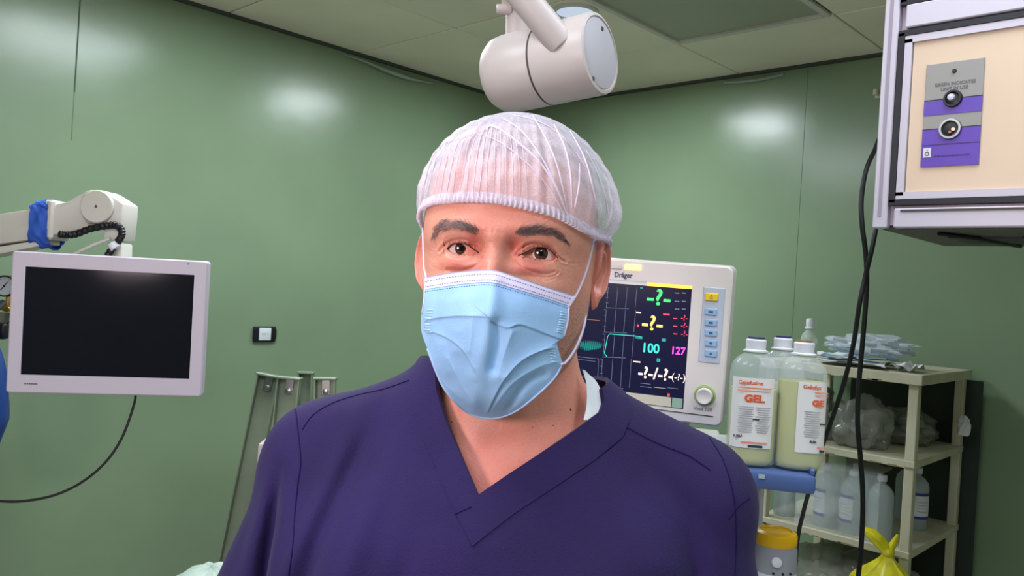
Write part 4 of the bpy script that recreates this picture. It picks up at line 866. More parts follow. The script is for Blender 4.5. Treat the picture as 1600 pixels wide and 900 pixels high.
# ---- leaning steel channels behind his shoulder
mChan = mat('dull_steel', (132, 144, 124), rough=.35, metal=.15, var=.04)
for i, (t0, b0, d0, dl, lab) in enumerate((((423, 584), (372, 830), 2.55, .075, 'steel channel leaning farthest left behind his shoulder'), ((454, 588), (430, 830), 2.5, .075, 'steel channel leaning second from left behind his shoulder, a bolt at its top'),
                                       ((480, 580), (470, 830), 2.72, .05, 'steel channel standing tallest behind the others at his shoulder'), ((510, 589), (505, 830), 2.55, .07, 'steel channel farthest right, just above his shoulder'))):
    T_ = pw(*t0, d0); B_ = pw(*b0, d0-.02); dv = B_-T_; L = (T_[2]-.01)/(-dv[2]); Bt = T_+dv*L
    o = empty('steel_channel', Bt, 0, lab, 'channel', 'steel channels leaning behind him'); ax_ = T_-Bt; LL = np.linalg.norm(ax_); az_ = Vector(ax_/LL); xx = (Rv-az_*Rv.dot(az_)).normalized(); yy = az_.cross(xx)
    o.rotation_euler = Matrix((xx, yy, az_)).transposed().to_euler()
    w_ = dl*.86
    MB().box((0, 0, LL/2), (w_, .004, LL)).box((-w_/2, -.012, LL/2), (.004, .028, LL)).box((w_/2, -.012, LL/2), (.004, .028, LL)).build('profile', mChan, o)
    MB().box((0, -.012, LL-.004), (w_+.012, .036, .008), .002).build('top_lip', mChan, o)
    if i != 2:
        MB().cyl((.0, -.002, LL-.045), (.0, -.012, LL-.045), .010, .009, 12, .001).build('bolt', mChrome, o)
        MB().box((0, -.003, LL-.03), (.026, .004, .05), .001).build('bracket', mChrome, o)
# ---- white equipment box behind his arm
bx = posed('white_cabinet', tuple(ray(470, 760)*1.95), (dg(4), 0, 0), 'pale cabinet corner behind his upper arm below the steel channels', 'cabinet'); zf_ = -(ray(470, 760)*1.95)[2]-EYE
zt = (ray(410, 692)*1.95)[2]-(ray(470, 760)*1.95)[2]; xl = (ray(402, 720)*1.95)[0]-(ray(470, 760)*1.95)[0]
MB().box((xl+.16, .1, (zt+zf_)/2+.02), (.32, .2, zt-zf_-.04), .008, seg=2).build('cabinet_body', mPlast, bx); MB().box((xl+.16, -.002, (zt+zf_)/2-.05), (.29, .008, zt-zf_-.3), .003).build('door', mPlast2, bx)
for dx in (.04, .28):
    for dy in (.03, .17): MB().cyl((xl+dx, dy, zf_+.0), (xl+dx, dy, zf_+.03), .015, .015, 12).build('foot', mBlk, bx)
# ---- operating table with a pale bundle, lower left, mostly below the frame
tb_ = posed('operating_table', (-.58, 1.56, -EYE), (dg(-6), 0, 0), 'operating table under the pale bundle at the bottom left', 'table')
MB().box((0, 0, .86), (.9, .34, .07), .02, seg=2).build('table_pad', mBlk, tb_); MB().box((0, 0, .80), (.84, .30, .05), .005).build('table_frame', mChrome, tb_); MB().cyl((0, 0, .08), (0, 0, .78), .09, .09, 24).build('pedestal', mChrome, tb_); MB().box((0, 0, .045), (.7, .32, .09), .02).build('base', mChrome, tb_)
bn = np.array(ray(315, 884)*1.62); rows = []
for t in np.linspace(.02, math.pi*.5, 16):
    rows.append([(.115*math.sin(t)*math.cos(a)*(1+.04*math.sin(5*a+t*6)), .13*math.sin(t)*math.sin(a)*(1+.04*math.sin(7*a)), .125*math.cos(t)*(1+.03*math.sin(9*a+4*t))) for a in np.linspace(0, 2*math.pi, 48, endpoint=False)])
bo_ = posed('cloth_bundle', (bn[0]+.03, bn[1]-.03, -EYE+.897), (0, 0, 0), 'pale green and white wrapped bundle just showing at the bottom beside his sleeve', 'bundle'); sc_ = (bn[2]+EYE-.897+.01)/.125
R_ = np.array(rows); R_[..., 2] *= sc_; MB().grid(R_, cu=True, flip=False).build('wrap', mat('pale_cloth', (192, 204, 196), rough=.7, rgb2=(150, 176, 160), vscale=14, bump=.002, bscale=30), bo_, 180)
# ---- patient monitor
PW, PH = .33, .28; PM = posed('patient_monitor', (.222, 1.458, -.077), (dg(-19), dg(3.4), dg(1.1)), 'white patient monitor with coloured readings lit on a dark screen', 'monitor')
sxc, szc, sw_, sh_ = -.0385, -.003, .214, .196
# screen rectangle fitted from the photograph (left part hidden behind his head)
def pm(px, py):   # point on the front plane from a pixel
    M_ = PM.rotation_euler.to_matrix(); o = Vector((0, 0, EYE)); c0_ = Vector(cw(.222, 1.458, -.077)); n_ = M_@Vector((0, 1, 0)); v = ray(px, py); dv = Vector(cw(*v))-Vector((0, 0, EYE)); k = (c0_-o).dot(n_)/dv.dot(n_); q_ = M_.transposed()@(o+dv*k-c0_); return q_.x, q_.z
tr = pm(1082, 446); br = pm(1067, 640); top_ = tr[1]; bot_ = br[1]; rgt = (tr[0]+br[0])/2; sw_ = .214; sh_ = top_-bot_; sxc = rgt-sw_/2; szc = (top_+bot_)/2
print('screen', tr, br, pm(1147, 416), pm(1127, 668))
mPm = mat('monitor_white', (224, 216, 212), rough=.4)
ring_frame(PW, PH, .012, sw_, sh_, szc, -.0, .10, .004, icx=sxc).build('housing', mPm, PM, 30)
mDisp = mat('display_navy', (26, 27, 52), rough=.15, emit=.45, spec=.3)
disp = MB().box((sxc, .005, szc), (sw_, .004, sh_)).build('display', mDisp, PM)
def em(n_, c_, e_=1.1): return mat(n_, c_, rough=.5, emit=e_)
cG = em('lit_green', (60, 214, 110)); cY = em('lit_yellow', (236, 200, 96)); cT = em('lit_teal', (50, 200, 180)); cM = em('lit_magenta', (216, 70, 200)); cP = em('lit_peach', (236, 212, 196)); cR = em('lit_red', (214, 66, 80)); cGr = em('lit_grey', (112, 120, 140), .5); cBar = em('lit_amber', (244, 200, 80)); cBg = em('lit_beige', (186, 180, 162), .25); cTl = em('lit_teal_dim', (40, 150, 140), .6); cOr = em('lit_rust', (150, 96, 84), .6)
def sbox(px0, py0, px1, py1, m_, name, y=.0022, th=.0006):
    a, b = pm(px0, py0), pm(px1, py1); MB().box(((a[0]+b[0])/2, y, (a[1]+b[1])/2), (max(abs(b[0]-a[0]), .0008), th, max(abs(b[1]-a[1]), .0008))).build(name, m_, disp)
def sline(pts, m_, name, r_=.0005): MB().tube([(pm(*q_)[0], .0022, pm(*q_)[1]) for q_ in pts], r_, 4).build(name, m_, disp)
def stext(body, px, py, hpx, m_, sx=1, name='reading', bold=0): q_ = pm(px, py); text(name, body, hpx/1270*1.458*1.36, (q_[0], .0022, q_[1]), m_, disp, ext=.0002, sx=sx, bold=bold)
a, b = pm(1011, 440), pm(1083, 447); MB().box(((a[0]+rgt)/2, .0022, top_-.0035), (rgt-a[0], .0006, .0065)).build('amber_bar', cBar, disp)
MB().box(((sxc-sw_/2+a[0])/2, .0022, top_-.0035), (a[0]-sxc+sw_/2, .0006, .0065)).build('grey_bar', em('lit_pale', (196, 196, 200), .4), disp)
MB().box((sxc-.010, .0022, bot_+.010), (sw_-.024, .0006, .017)).build('menu_strip', cBg, disp); MB().box((rgt-.0115, .0022, bot_+.010), (.018, .0006, .017)).build('menu_key', em('lit_sage', (120, 146, 132), .5), disp); sbox(1043, 615, 1046, 620, cR, 'menu_mark', .0016)
stext('-?-', 1029, 466, 26, cG, 1.1, bold=.0006); stext('-?-', 1019, 506, 24, cY, 1.05, bold=.0006); stext('100', 1016, 545, 15, cT, .92, bold=.0005); stext('127', 1059, 549, 12, cM, .92, bold=.0004)
stext('-?-/-?-', 1024, 585, 19, cP, .95, bold=.0005); stext('(-?-)', 1060, 590, 11, cP, .9)
for y_ in (497, 509, 522): stext('-?-', 1069, y_, 9, cR, .9)
for y_ in (457, 470, 482): sbox(1054, y_, 1061, y_+2, cGr, 'small_print'); sbox(1065, y_, 1071, y_+2, cGr, 'small_print')
for y_ in (497, 509, 521): sbox(1052, y_, 1058, y_+2, cR, 'small_print')
for q_, m_ in (((1036, 490, 1046, 493), cR), ((994, 487, 1001, 490), cP), ((992, 527, 1003, 530), cTl), ((1034, 529, 1040, 534), cTl), ((989, 564, 1000, 567), cP), ((1026, 560, 1031, 566), cTl), ((995, 507, 998, 511), cR), ((1000, 599, 1016, 600.5), cGr), ((1000, 604, 1018, 606), cGr), ((1021, 605, 1040, 607.5), cBg), ((1043, 606, 1060, 608), cGr), ((1000, 449, 1004, 451), cTl)): sbox(*q_, m_, 'small_print')
rows_ = [(449, 481), (484, 519), (522, 558), (561, 606)]
for (y0, y1), xs in zip(rows_, ((950, 965, 980, 995), (947, 962, 977, 993), (945, 960, 975, 990), (941, 957, 972, 986))):
    for k, x_ in enumerate(xs): sline([(x_, y0), (x_-3, y1)], cGr, 'grid_line', .0004)
    for k in range(5): yy = y0+(y1-y0)*k/4; sline([(xs[0]-4, yy), (xs[0], yy+.3)], cGr, 'grid_tick', .0004)
    sline([(xs[0]-2, y1), (xs[2]+2, y1+1.5)], cGr, 'grid_line', .0004)
sline([(915, 499), (937, 501)], cOr, 'trace'); sline([(948, 558), (944, 552), (949, 526), (952, 522), (990, 525), (1003, 527)], cT, 'trace', .0006)
sline([(903+k*.8, 540+(3+5*math.sin(math.pi*min(1, k/46)))*math.sin(k*1.6)*1.2) for k in range(47)], cTl, 'trace', .0005); sline([(898, 557), (935, 561), (933, 600)], cGr, 'grid_line', .0005); sline([(898, 561), (930, 565)], cGr, 'grid_line', .0004)
q_ = pm(989, 418); MB().box((q_[0], -.001, q_[1]), (.030, .004, .0105), .0015).build('alarm_light', em('alarm_amber', (255, 206, 130), 1.6), PM); q_ = pm(962, 417); MB().box((q_[0], -.0006, q_[1]), (.024, .003, .008), .0012).build('alarm_light_off', mat('dull_lens', (200, 192, 190), rough=.3), PM)
q_ = pm(974, 430); text('maker_name', 'Dräger', .0125, (q_[0], -.0004, q_[1]), mat('navy_print', (34, 40, 90)), PM, sx=.92, bold=.0003)
a, b = pm(1099, 448), pm(1126, 569); kx = (pm(1112, 510)[0]); kz = (a[1]+b[1])/2; MB().box((kx, -.0006, kz), (.037, .0026, abs(a[1]-b[1])), .002).build('key_panel', mat('key_panel_blue', (186, 194, 210), rough=.5), PM)
q_ = pm(1112, 464); MB().box((q_[0], -.003, q_[1]), (.023, .004, .0145), .0018).build('yellow_key', mat('yellow_key', (236, 204, 40), rough=.4), PM); text('key_mark', 'Δ', .009, (q_[0], -.0052, q_[1]), mat('key_ink', (140, 110, 20)), PM)
mKey = mat('blue_key', (150, 182, 214), rough=.4); mKi = mat('key_navy', (60, 84, 130))
for k, y_ in enumerate((487, 504, 520, 536, 552)):
    q_ = pm(1111, y_); MB().box((q_[0], -.003, q_[1]), (.021, .004, .0125), .0016).build('key', mKey, PM); MB().box((q_[0], -.0052, q_[1]), (.008-.001*k, .0005, .0035)).build('key_mark', mKi, PM)
q_ = pm(1101, 618); mGK = mat('green_ring', (150, 180, 96), rough=.4); MB().lathe([(0, 0), (.0185, 0), (.018, .003), (.0155, .004), (.015, .002), (0, .002)], (q_[0], 0, q_[1]), (0, -1, 0), 40).build('knob_ring', mGK, PM)
MB().lathe([(.0148, .0), (.0142, .011), (.0125, .013), (.010, .0125), (.0085, .0115), (0, .011)], (q_[0], 0, q_[1]), (0, -1, 0), 40).build('rotary_knob', mPm, PM, 60)
q_ = pm(1098, 639); text('model_name', 'Vista 120', .0095, (q_[0], -.0004, q_[1]), mat('model_ink', (110, 104, 104)), PM, sx=.9)
MB().box((0, -.0008, -PH/2+.0175), (PW-.03, .0012, .0012)).build('seam_line', mLine, PM)
MB().box((0, .06, -PH/2-.014), (.20, .12, .03), .006).build('foot_plate', mPlast2, PM)
# ---- anaesthesia trolley: blue shelf, posts, lower shelf, column
TR = posed('equipment_trolley', (.30, 1.42, -EYE), (dg(-12.8), 0, 0), 'equipment trolley with a blue top shelf carrying the gel bottles', 'trolley')
Mi = (Matrix.Rotation(YAWC, 3, 'Z')@Matrix.Rotation(dg(-12.8), 3, 'Z')).transposed(); TB = Vector(cw(.30, 1.42, -EYE))
def tl(px, py, d_): q_ = Mi@(Vector(cw(*(ray(px, py)*d_)))-TB); return np.array(q_)
e1 = tl(1274, 752, 1.215); zt_ = tl(1230, 737, 1.22)[2]; yF = tl(1230, 737, 1.215)[1]; xR = e1[0]
print('trolley', e1, zt_, yF)
mTB = mat('blue_shelf', (78, 102, 156), rough=.45, var=.03)
m = MB().box((xR-.26, yF+.11, zt_-.016), (.52, .22, .028), .006, seg=2); m.build('blue_shelf', mTB, TR)
m = MB().box((xR-.005, yF+.11, zt_+.002), (.007, .21, .010), .002); m.build('shelf_rim', mTB, TR)
MB().box((xR-.078, yF-.001, zt_-.010), (.009, .002, .006)).build('white_tab', mPlast2, TR)
MB().box((xR-.36, yF+.30, zt_-.018), (.46, .16, .026), .005, seg=2).build('monitor_shelf', mPm, TR)
MB().box((xR-.36, yF+.24, zt_*.5+.05), (.40, .20, zt_-.15), .01, seg=2).build('column', mat('trolley_grey', (150, 150, 150), rough=.5), TR)
MB().box((xR-.17, yF+.13, zt_-.03-.16), (.006, .18, .28), .002).build('side_panel', mat('panel_pale', (188, 188, 186), rough=.5), TR)
zs_ = tl(1220, 905, 1.33)[2]-.05; MB().box((xR-.24, yF+.14, zs_-.01), (.50, .30, .02), .004).build('lower_shelf', mPlast2, TR)
MB().box((xR-.26, yF+.16, .09), (.50, .34, .06), .01).build('trolley_base', mPlast2, TR)
for dx in (.02, .48):
    for dy in (.02, .30): MB().cyl((xR-dx-.01, yF+dy, .033), (xR-dx+.01, yF+dy, .033), .033, .033, 20).build('caster', mBlk, TR)
for dx in (.06, .46): MB().cyl((xR-dx, yF+.27, .1), (xR-dx, yF+.27, zt_-.02), .012, .012, 14).build('post', mPlast2, TR)
# ---- gel bottles
mBot = mat('clear_bottle', (214, 224, 232), rough=.12, alpha=.30, spec=.6); mLiq = mat('yellow_gel', (230, 224, 120), rough=.3, alpha=.86); mCapW = mat('bottle_cap', (224, 224, 232), rough=.4); mLab = mat('label_paper', (236, 232, 232), rough=.6)
mOr = mat('orange_print', (232, 92, 52)); mOr2 = mat('orange_soft', (240, 150, 120)); mGp = mat('grey_print', (168, 166, 172)); mDk = mat('dark_print', (60, 60, 72)); mCapB = mat('navy_cap', (58, 62, 104), rough=.4)
def superring(rx, ry, z_, n_=48, e=2.6):
    a = np.linspace(0, 2*math.pi, n_, endpoint=False); c_, s_ = np.cos(a), np.sin(a); return np.stack([rx*np.sign(c_)*np.abs(c_)**(2/e), ry*np.sign(s_)*np.abs(s_)**(2/e), np.full(n_, z_)], -1)
def gel_bottle(P, yaw, label, lvl, labx, lab=True, capc=None):
    o = empty('gel_bottle', P, YAWC+yaw, label, 'bottle', 'large plastic gel bottles on the blue shelf')
    H_ = .188; W_ = .0362; Dp = .028
    pr = [(.80, .80, 0), (.96, .96, .003), (1, 1, .010), (1, 1, .138), (.985, .985, .148), (.90, .92, .158), (.70, .78, .166), (.46, .60, .172), (.36, .48, .175)]
    m_ = MB().grid(np.array([superring(W_*a, Dp*b, z_, e=2.6 if z_ < .15 else 2.2) for a, b, z_ in pr]), cu=True); m_.add(superring(W_*.8, Dp*.8, 0), [tuple(range(48))[::-1]]); m_.build('bottle_wall', mBot, o, 50)
    k = .94; pl_ = [(.76, .76, .002), (.93*k, .93*k, .004), (k, k, .011), (k, k, lvl)]
    m_ = MB().grid(np.array([superring(W_*a, Dp*b, z_) for a, b, z_ in pl_]), cu=True); m_.add(superring(W_*k, Dp*k, lvl), [tuple(range(48))]); m_.add(superring(W_*.76, Dp*.76, .002), [tuple(range(48))[::-1]]); m_.build('gel', mLiq, o, 50)
    MB().lathe([(.0135, .173), (.0190, .1745), (.0190, .1765), (.0150, .178), (.0155, .192), (.0135, .194), (0, .194)], seg=32).build('cap', mCapW, o, 40)
    MB().lathe([(.0128, .1935), (.0125, .197), (0, .1972)], seg=24).build('cap_seal', capc or mCapB, o, 40)
    if lab:
        lw, lh, lz = .060, .107, .082; x0 = labx; rows = []
        def fy(x_): return -Dp*(1-min(.999, abs(x_/W_))**2.6)**(1/2.6)-.0004
        xs = np.linspace(x0-lw/2, min(x0+lw/2, W_*.985), 22); G_ = np.array([[(x_, fy(x_), z_) for x_ in xs] for z_ in np.linspace(lz-lh/2, lz+lh/2, 6)]); L_ = MB().grid(G_).build('label', mLab, o, 180)
        def lt(body, size, x_, z_, m_, sx=1, bold=0, yy=None): 
            if x_ > W_*.9: return
            text('print', body, size, (x_, min(fy(x_-size*len(body)*.27), fy(x_))-.0006, z_), m_, L_, sx=sx, bold=bold, ext=.0001)
        xc = x0 if x0 < .01 else x0+.004
        lt('Gelofusine' if x0 < .01 else 'Gelofus', .0085, xc-(.006 if x0 < .01 else .014), lz+.046, mOr, 1, .0002); lt('GEL' if x0 < .01 else 'GE', .0150 if x0 < .01 else .012, xc+(.001 if x0 < .01 else -.004), lz+.022, mOr, 1.15, .0007)
        lt('B.BRAUN' if x0 < .01 else 'B.BR', .0052, xc-.016 if x0 < .01 else xc-.008, lz-.036, mDk, 1, .0002)
        def bar(x_, z_, w_, h_, m_): 
            if x_+w_/2 > W_*.92: w_ = max(.002, 2*(W_*.92-x_)) if x_ < W_*.92 else 0
            if w_ > 0: MB().box((x_, min(fy(x_-w_/2), fy(x_), fy(x_+w_/2))-.0006, z_), (w_, .0002, h_)).build('print', m_, L_)
        bar(xc, lz+.0385, .052, .0016, mOr2); bar(xc, lz+.034, .050, .0013, mOr2)
        for k_ in range(12): bar(xc-.011, lz+.009-k_*.0034, .024-.006*((k_*7) % 3)/3, .0011, mGp); bar(xc+.015, lz+.009-k_*.0034, .022-.008*((k_*5) % 4)/4, .0011, mGp)
        bar(xc+.005, lz-.009, .010, .0022, mDk); bar(xc+.004, lz-.0445, .040, .0022, mOr2); bar(xc+.006, lz-.050, .022, .0036, mDk)
    return o
def on_shelf(px, py, d_): q_ = Vector(cw(*(ray(px, py)*d_))); q_.z = 0; return Vector((q_.x, q_.y, (TB.z+zt_)))
gel_bottle(on_shelf(1170, 725, 1.265), dg(-6), 'large gel bottle with orange-printed label, on the blue shelf nearest the monitor', .118, -.004)
gel_bottle(on_shelf(1245, 735, 1.255), dg(-10), 'large gel bottle at the outer end of the blue shelf, label turned half away', .134, .020, capc=mat('mixed_cap', (70, 70, 96), rough=.4, rgb2=(214, 160, 70), vscale=120))
gel_bottle(on_shelf(1212, 724, 1.372), dg(0), 'large gel bottle standing behind the two labelled ones on the blue shelf', .118, 0, lab=False)
# ---- white paper under the monitor
pp = on_shelf(1128, 672, 1.30); o = MB().box((0, 0, .0), (.07, .06, .004), .001).box((.004, .004, .003), (.06, .05, .003), .001, np.array(Matrix.Rotation(.15, 3, 'Z'))).build('paper_stack', mat('pale_paper', (206, 214, 214), rough=.7)); o.location = (pp.x, pp.y, TB.z+zt_+.0275); o.rotation_euler = (0, 0, YAWC+dg(-13)); tag(o, 'small pile of pale papers on the trolley under the lit monitor', 'paper')
# ---- yellow lidded canister
cn = Vector(cw(*(ray(1212, 836)*1.34))); cn.z = TB.z+zs_+.0005; CA = empty('canister', cn, YAWC, 'round grey canister with a bright yellow lid below the blue shelf', 'canister')
zl = (ray(1212, 836)*1.34)[2]-(cn.z-EYE); s_ = zl
MB().lathe([(0, 0), (.034, 0), (.035, .004), (.035, s_-.075), (.037, s_-.073), (.038, s_-.066), (.0365, s_-.062), (.0362, s_-.056), (0, s_-.056)], seg=40).build('lower_ring', mat('canister_white', (212, 212, 216), rough=.35), CA, 40)
MB().lathe([(.0362, s_-.056), (.0355, s_-.020), (.033, s_-.012), (0, s_-.012)], seg=40).build('grey_body', mat('canister_grey', (150, 150, 158), rough=.35), CA, 40)
MB().lathe([(.0330, s_-.014), (.0345, s_-.012), (.0345, s_+.002), (.033, s_+.006), (.026, s_+.009), (.0245, s_+.006), (.018, s_+.005), (0, s_+.005)], seg=40).build('yellow_lid', mat('yellow_lid', (240, 184, 20), rough=.35), CA, 40)
MB().cyl((-.008, -.033, s_-.034), (-.008, -.039, s_-.034), .0085, .008, 20, .001).build('white_knob', mCapW, CA); 
m = MB(); 
for x_ in (-.012, .003, .016): m.cyl((x_, -math.sqrt(.0365**2-x_*x_)+.001, s_-.052), (x_, -math.sqrt(.0365**2-x_*x_)-.001, s_-.052), .002, .002, 8)
m.build('dark_dots', mBlk, CA)
# ---- storage rack against the right wall
mRack = mat('chipped_cream_paint', (206, 202, 178), rough=.55, rgb2=(190, 184, 158), vscale=9); mRust = mat('rack_edge', (140, 128, 98), rough=.7)
X0, X1, Y0, Y1 = 2.578, 3.09, .762, 1.245
RK = empty('storage_rack', ((X0+X1)/2, (Y0+Y1)/2, 0), 0, 'cream painted metal storage rack with chipped shelves against the right wall', 'rack')
def rk(mb, name, m_, par=RK): mb.v = [v-np.array(((X0+X1)/2, (Y0+Y1)/2, 0)) for v in mb.v]; return mb.build(name, m_, par)
ZS = (EYE-.183, EYE-.441, EYE-.710, .62, .34, .08)
for x_ in (X0+.018, X1-.018):
    for y_ in (Y0+.016, Y1-.016): rk(MB().box((x_, y_, ZS[0]/2-.01), (.030, .028, ZS[0]-.02), .002), 'post', mRack)
for k, z_ in enumerate(ZS):
    th = .030 if k == 0 else .022
    e_ = .012 if k == 0 else 0
    sh = rk(MB().box(((X0+X1)/2-e_/2, (Y0+Y1)/2, z_-th/2), (X1-X0+e_*2, Y1-Y0+e_*2, th), .0015), 'shelf', mRack)
    m = MB(); random.seed(k)
    for i in range(9): yy = random.uniform(Y0, Y1-.02); m.box((X0-e_-.0005-(e_*.5), yy, z_-th+.002), (.002, random.uniform(.008, .03), random.uniform(.003, .006)))
    tag(rk(m, 'rust_chips', mRust, sh), kind='stuff')
# thin dark slab behind the rack, close to the wall
tag(MB().box((3.118, .94, .70), (.012, .44, 1.36), .002).build('dark_slab', mat('dark_slab', (44, 52, 46), rough=.6)), 'dark flat slab close to the wall behind the cream rack', 'board')
def crumple(P, R3, label, m_, name, cat, seed, amp=.22, nu=44, nv=30, group=None, flat=.0, strut=None):
    rg = np.random.default_rng(seed); K = rg.normal(size=(14, 3))*7; ph_ = rg.uniform(0, 6.28, 14); G_ = []
    t = np.linspace(.001, math.pi-.001, nv)[:, None]; a = np.linspace(0, 2*math.pi, nu, endpoint=False)[None]
    N_ = np.stack([np.sin(t)*np.cos(a), np.sin(t)*np.sin(a), np.cos(t)+0*a], -1); d_ = np.zeros(N_.shape[:2])
    for k_, p_ in zip(K, ph_): d_ += np.abs(np.sin(N_@k_*.5+p_))-.5
    V = N_*np.array(R3)*(1+amp*d_/2.2)[..., None]; V[..., 2] = np.maximum(V[..., 2], -R3[2]*.85); V[..., 2] += R3[2]*.85+.0005
    o = MB().grid(V, cu=True, flip=False).build(name, m_, None, 40, loc=P); tag(o, label, cat, group); return o
mFilm = mat('clear_film', (218, 224, 222), rough=.12, alpha=.42, spec=.8); mFilm2 = mat('smoky_film', (150, 152, 144), rough=.15, alpha=.62, spec=.8)
z2 = ZS[1]+.001
crumple((2.73, 1.145, z2), (.10, .066, .085), 'crumpled clear plastic pack on the second shelf at its left end', mFilm2, 'plastic_pack', 'pack', 3, group='plastic packs on the second shelf')
crumple((2.70, .965, z2), (.085, .078, .075), 'crumpled clear plastic pack on the second shelf behind the hanging cables', mFilm2, 'plastic_pack', 'pack', 5, group='plastic packs on the second shelf')
crumple((2.94, .91, z2), (.10, .08, .055), 'flatter smoky plastic pack on the second shelf beside the right posts', mFilm2, 'plastic_pack', 'pack', 7, group='plastic packs on the second shelf')
# grey trays under the film
for (x_, y_, lab) in ((2.74, 1.13, 'left'), (2.70, .965, 'right')): pass
# third shelf: bottles in film
mBt2 = mat('saline_plastic', (196, 208, 214), rough=.2, alpha=.6); mBl = mat('label_white', (226, 226, 234), rough=.6); mBb = mat('label_blue_band', (58, 56, 160), rough=.5)
z3 = ZS[2]+.001
def saline(x_, y_, label, lab=True, yaw=0):
    o = empty('saline_bottle', (x_, y_, z3), yaw, label, 'bottle', 'saline bottles on the third shelf')
    pr = [(.034, 0), (.037, .004), (.037, .135), (.034, .15), (.022, .165), (.012, .172), (.012, .182)]
    m_ = MB().lathe([(0, 0)]+pr, seg=28); m_.build('bottle_wall', mBt2, o, 50); MB().lathe([(.014, .180), (.014, .198), (0, .199)], seg=20).build('cap', mCapW, o, 40)
    if lab:
        a = np.linspace(-.75, .75, 12)+math.pi; G_ = np.array([[(.0376*math.cos(t), .0376*math.sin(t), z_) for t in a] for z_ in (.04, .115)]); L_ = MB().grid(G_).build('label', mBl, o, 180)
        for zz in (.036, .112): G_ = np.array([[(.038*math.cos(t), .038*math.sin(t), z_) for t in a] for z_ in (zz, zz+.009)]); MB().grid(G_).build('label_band', mBb, L_, 180)
        for zz in (.06, .07, .08, .09): G_ = np.array([[(.038*math.cos(t), .038*math.sin(t), z_) for t in np.linspace(-.5, .45, 8)+math.pi] for z_ in (zz, zz+.002)]); MB().grid(G_).build('print', mGp, L_, 180)
saline(2.67, 1.19, 'plain saline bottle at the left end of the third shelf', False); saline(2.655, 1.045, 'saline bottle on the third shelf just left of the hanging cable', True, -.5); saline(2.65, .96, 'saline bottle on the third shelf just right of the hanging cable, blue-banded label', True, -.35)
saline(2.76, .99, 'saline bottle in the second row of the third shelf', False); saline(2.655, .875, 'saline bottle next to the front post on the third shelf', False); saline(2.90, .845, 'blue-banded saline bottle seen between the right posts of the rack', True, .9); saline(2.98, .90, 'saline bottle at the back of the third shelf by the wall', False)
def film_front(x0_, y0_, y1_, h_, label, seed):
    rg = np.random.default_rng(seed); n_, k_ = 60, 40; yy = np.linspace(y0_, y1_, n_); tt_ = np.linspace(0, 1, k_); Y_, T_ = np.meshgrid(yy, tt_, indexing='ij')
    up_ = np.clip(T_/.72, 0, 1); ov = np.clip((T_-.72)/.28, 0, 1); w_ = sum(np.abs(np.sin(rg.normal()*28*(Y_-y0_)+rg.normal()*9*T_+rg.uniform(0, 6)))-.6 for _ in range(7))/7
    G_ = np.stack([x0_+ov*.12+w_*.016*(1-ov), Y_, z3+.002+h_*up_+ov*.012+w_*.02*ov*(T_ > .72)+w_*.012*up_], -1); G_[..., 2] = np.maximum(G_[..., 2], z3+.001)
    tag(MB().grid(G_).build('film_sheet', mat('shrink_film', (220, 228, 232), rough=.08, alpha=.36, spec=1), None, 30), label, 'film')
film_front(2.590, .86, 1.12, .205, 'clear film drawn over the front of the saline bottles on the third shelf', 11)
crumple((2.80, 1.0, ZS[3]+.001), (.16, .19, .09), 'dim smoky plastic bundle on the fourth shelf below the saline bottles', mFilm2, 'plastic_bundle', 'bundle', 21, .2)
# top shelf: masks, film, little bottle
z1 = ZS[0]+.001
def sheet(P, sx_, sy_, m_, label, seed, h_=.02, name='folded_mask', rz=0, cat='mask', group=None):
    rg = np.random.default_rng(seed); n_ = 26; u_ = np.linspace(-1, 1, n_); U, V_ = np.meshgrid(u_, u_, indexing='ij'); Z_ = sum(rg.uniform(.2, 1)*np.sin(rg.normal()*4*U+rg.normal()*4*V_+rg.uniform(0, 6)) for _ in range(7))/7; Z_ = (Z_-Z_.min())*h_+.0015
    c_, s_ = math.cos(rz), math.sin(rz); XX = U*sx_*(1+.08*np.sin(5*V_)); YY = V_*sy_*(1+.08*np.sin(4*U)); G_ = np.stack([XX*c_-YY*s_, XX*s_+YY*c_, Z_], -1); mb = MB().grid(G_); G2 = G_.copy(); G2[..., 2] -= .0012; mb.grid(G2, flip=True)
    o = mb.build(name, m_, None, 60, loc=P); tag(o, label, cat, group)
mMb = mat('pale_blue_sheet', (176, 208, 226), rough=.7); mWs = mat('white_sheet', (222, 222, 226), rough=.7, var=.03)
sheet((2.66, .985, z1), .085, .11, mWs, 'white folded sheet at the front of the rack top', 2, .028, 'folded_sheet', .1, 'sheet'); sheet((2.70, .99, z1+.018), .075, .11, mMb, 'pale blue disposable mask lying on the rack top', 4, .016)
sheet((2.66, .825, z1), .05, .038, mWs, 'white sheet with a raised corner at the right of the rack top', 8, .045, 'folded_sheet', .0, 'sheet')
sheet((2.88, 1.12, z1), .07, .07, mWs, 'crumpled white glove-like sheet behind the small bottle on the rack top', 6, .03, 'folded_sheet', .4, 'sheet')
crumple((2.74, .97, z1+.036), (.08, .11, .030), 'crumpled clear film bag on top of the masks on the rack', mat('film_top', (222, 230, 240), rough=.15, alpha=.6, spec=.9), 'film_bag', 'bag', 9, .3)
o = empty('small_bottle', (2.64, 1.128, z1), 0, 'little clear bottle with pale green liquid on the rack top', 'bottle')
MB().lathe([(0, 0), (.021, 0), (.023, .003), (.023, .055), (.019, .068), (.010, .078), (.0095, .084)], seg=28).build('bottle_wall', mat('clear_small', (220, 232, 226), rough=.12, alpha=.4), o, 50); MB().lathe([(0, .002), (.0215, .002), (.0215, .045), (0, .045)], seg=28).build('liquid', mat('pale_green', (198, 214, 160), rough=.2, alpha=.6), o, 50); o.scale = (1.2, 1.2, 1.3)
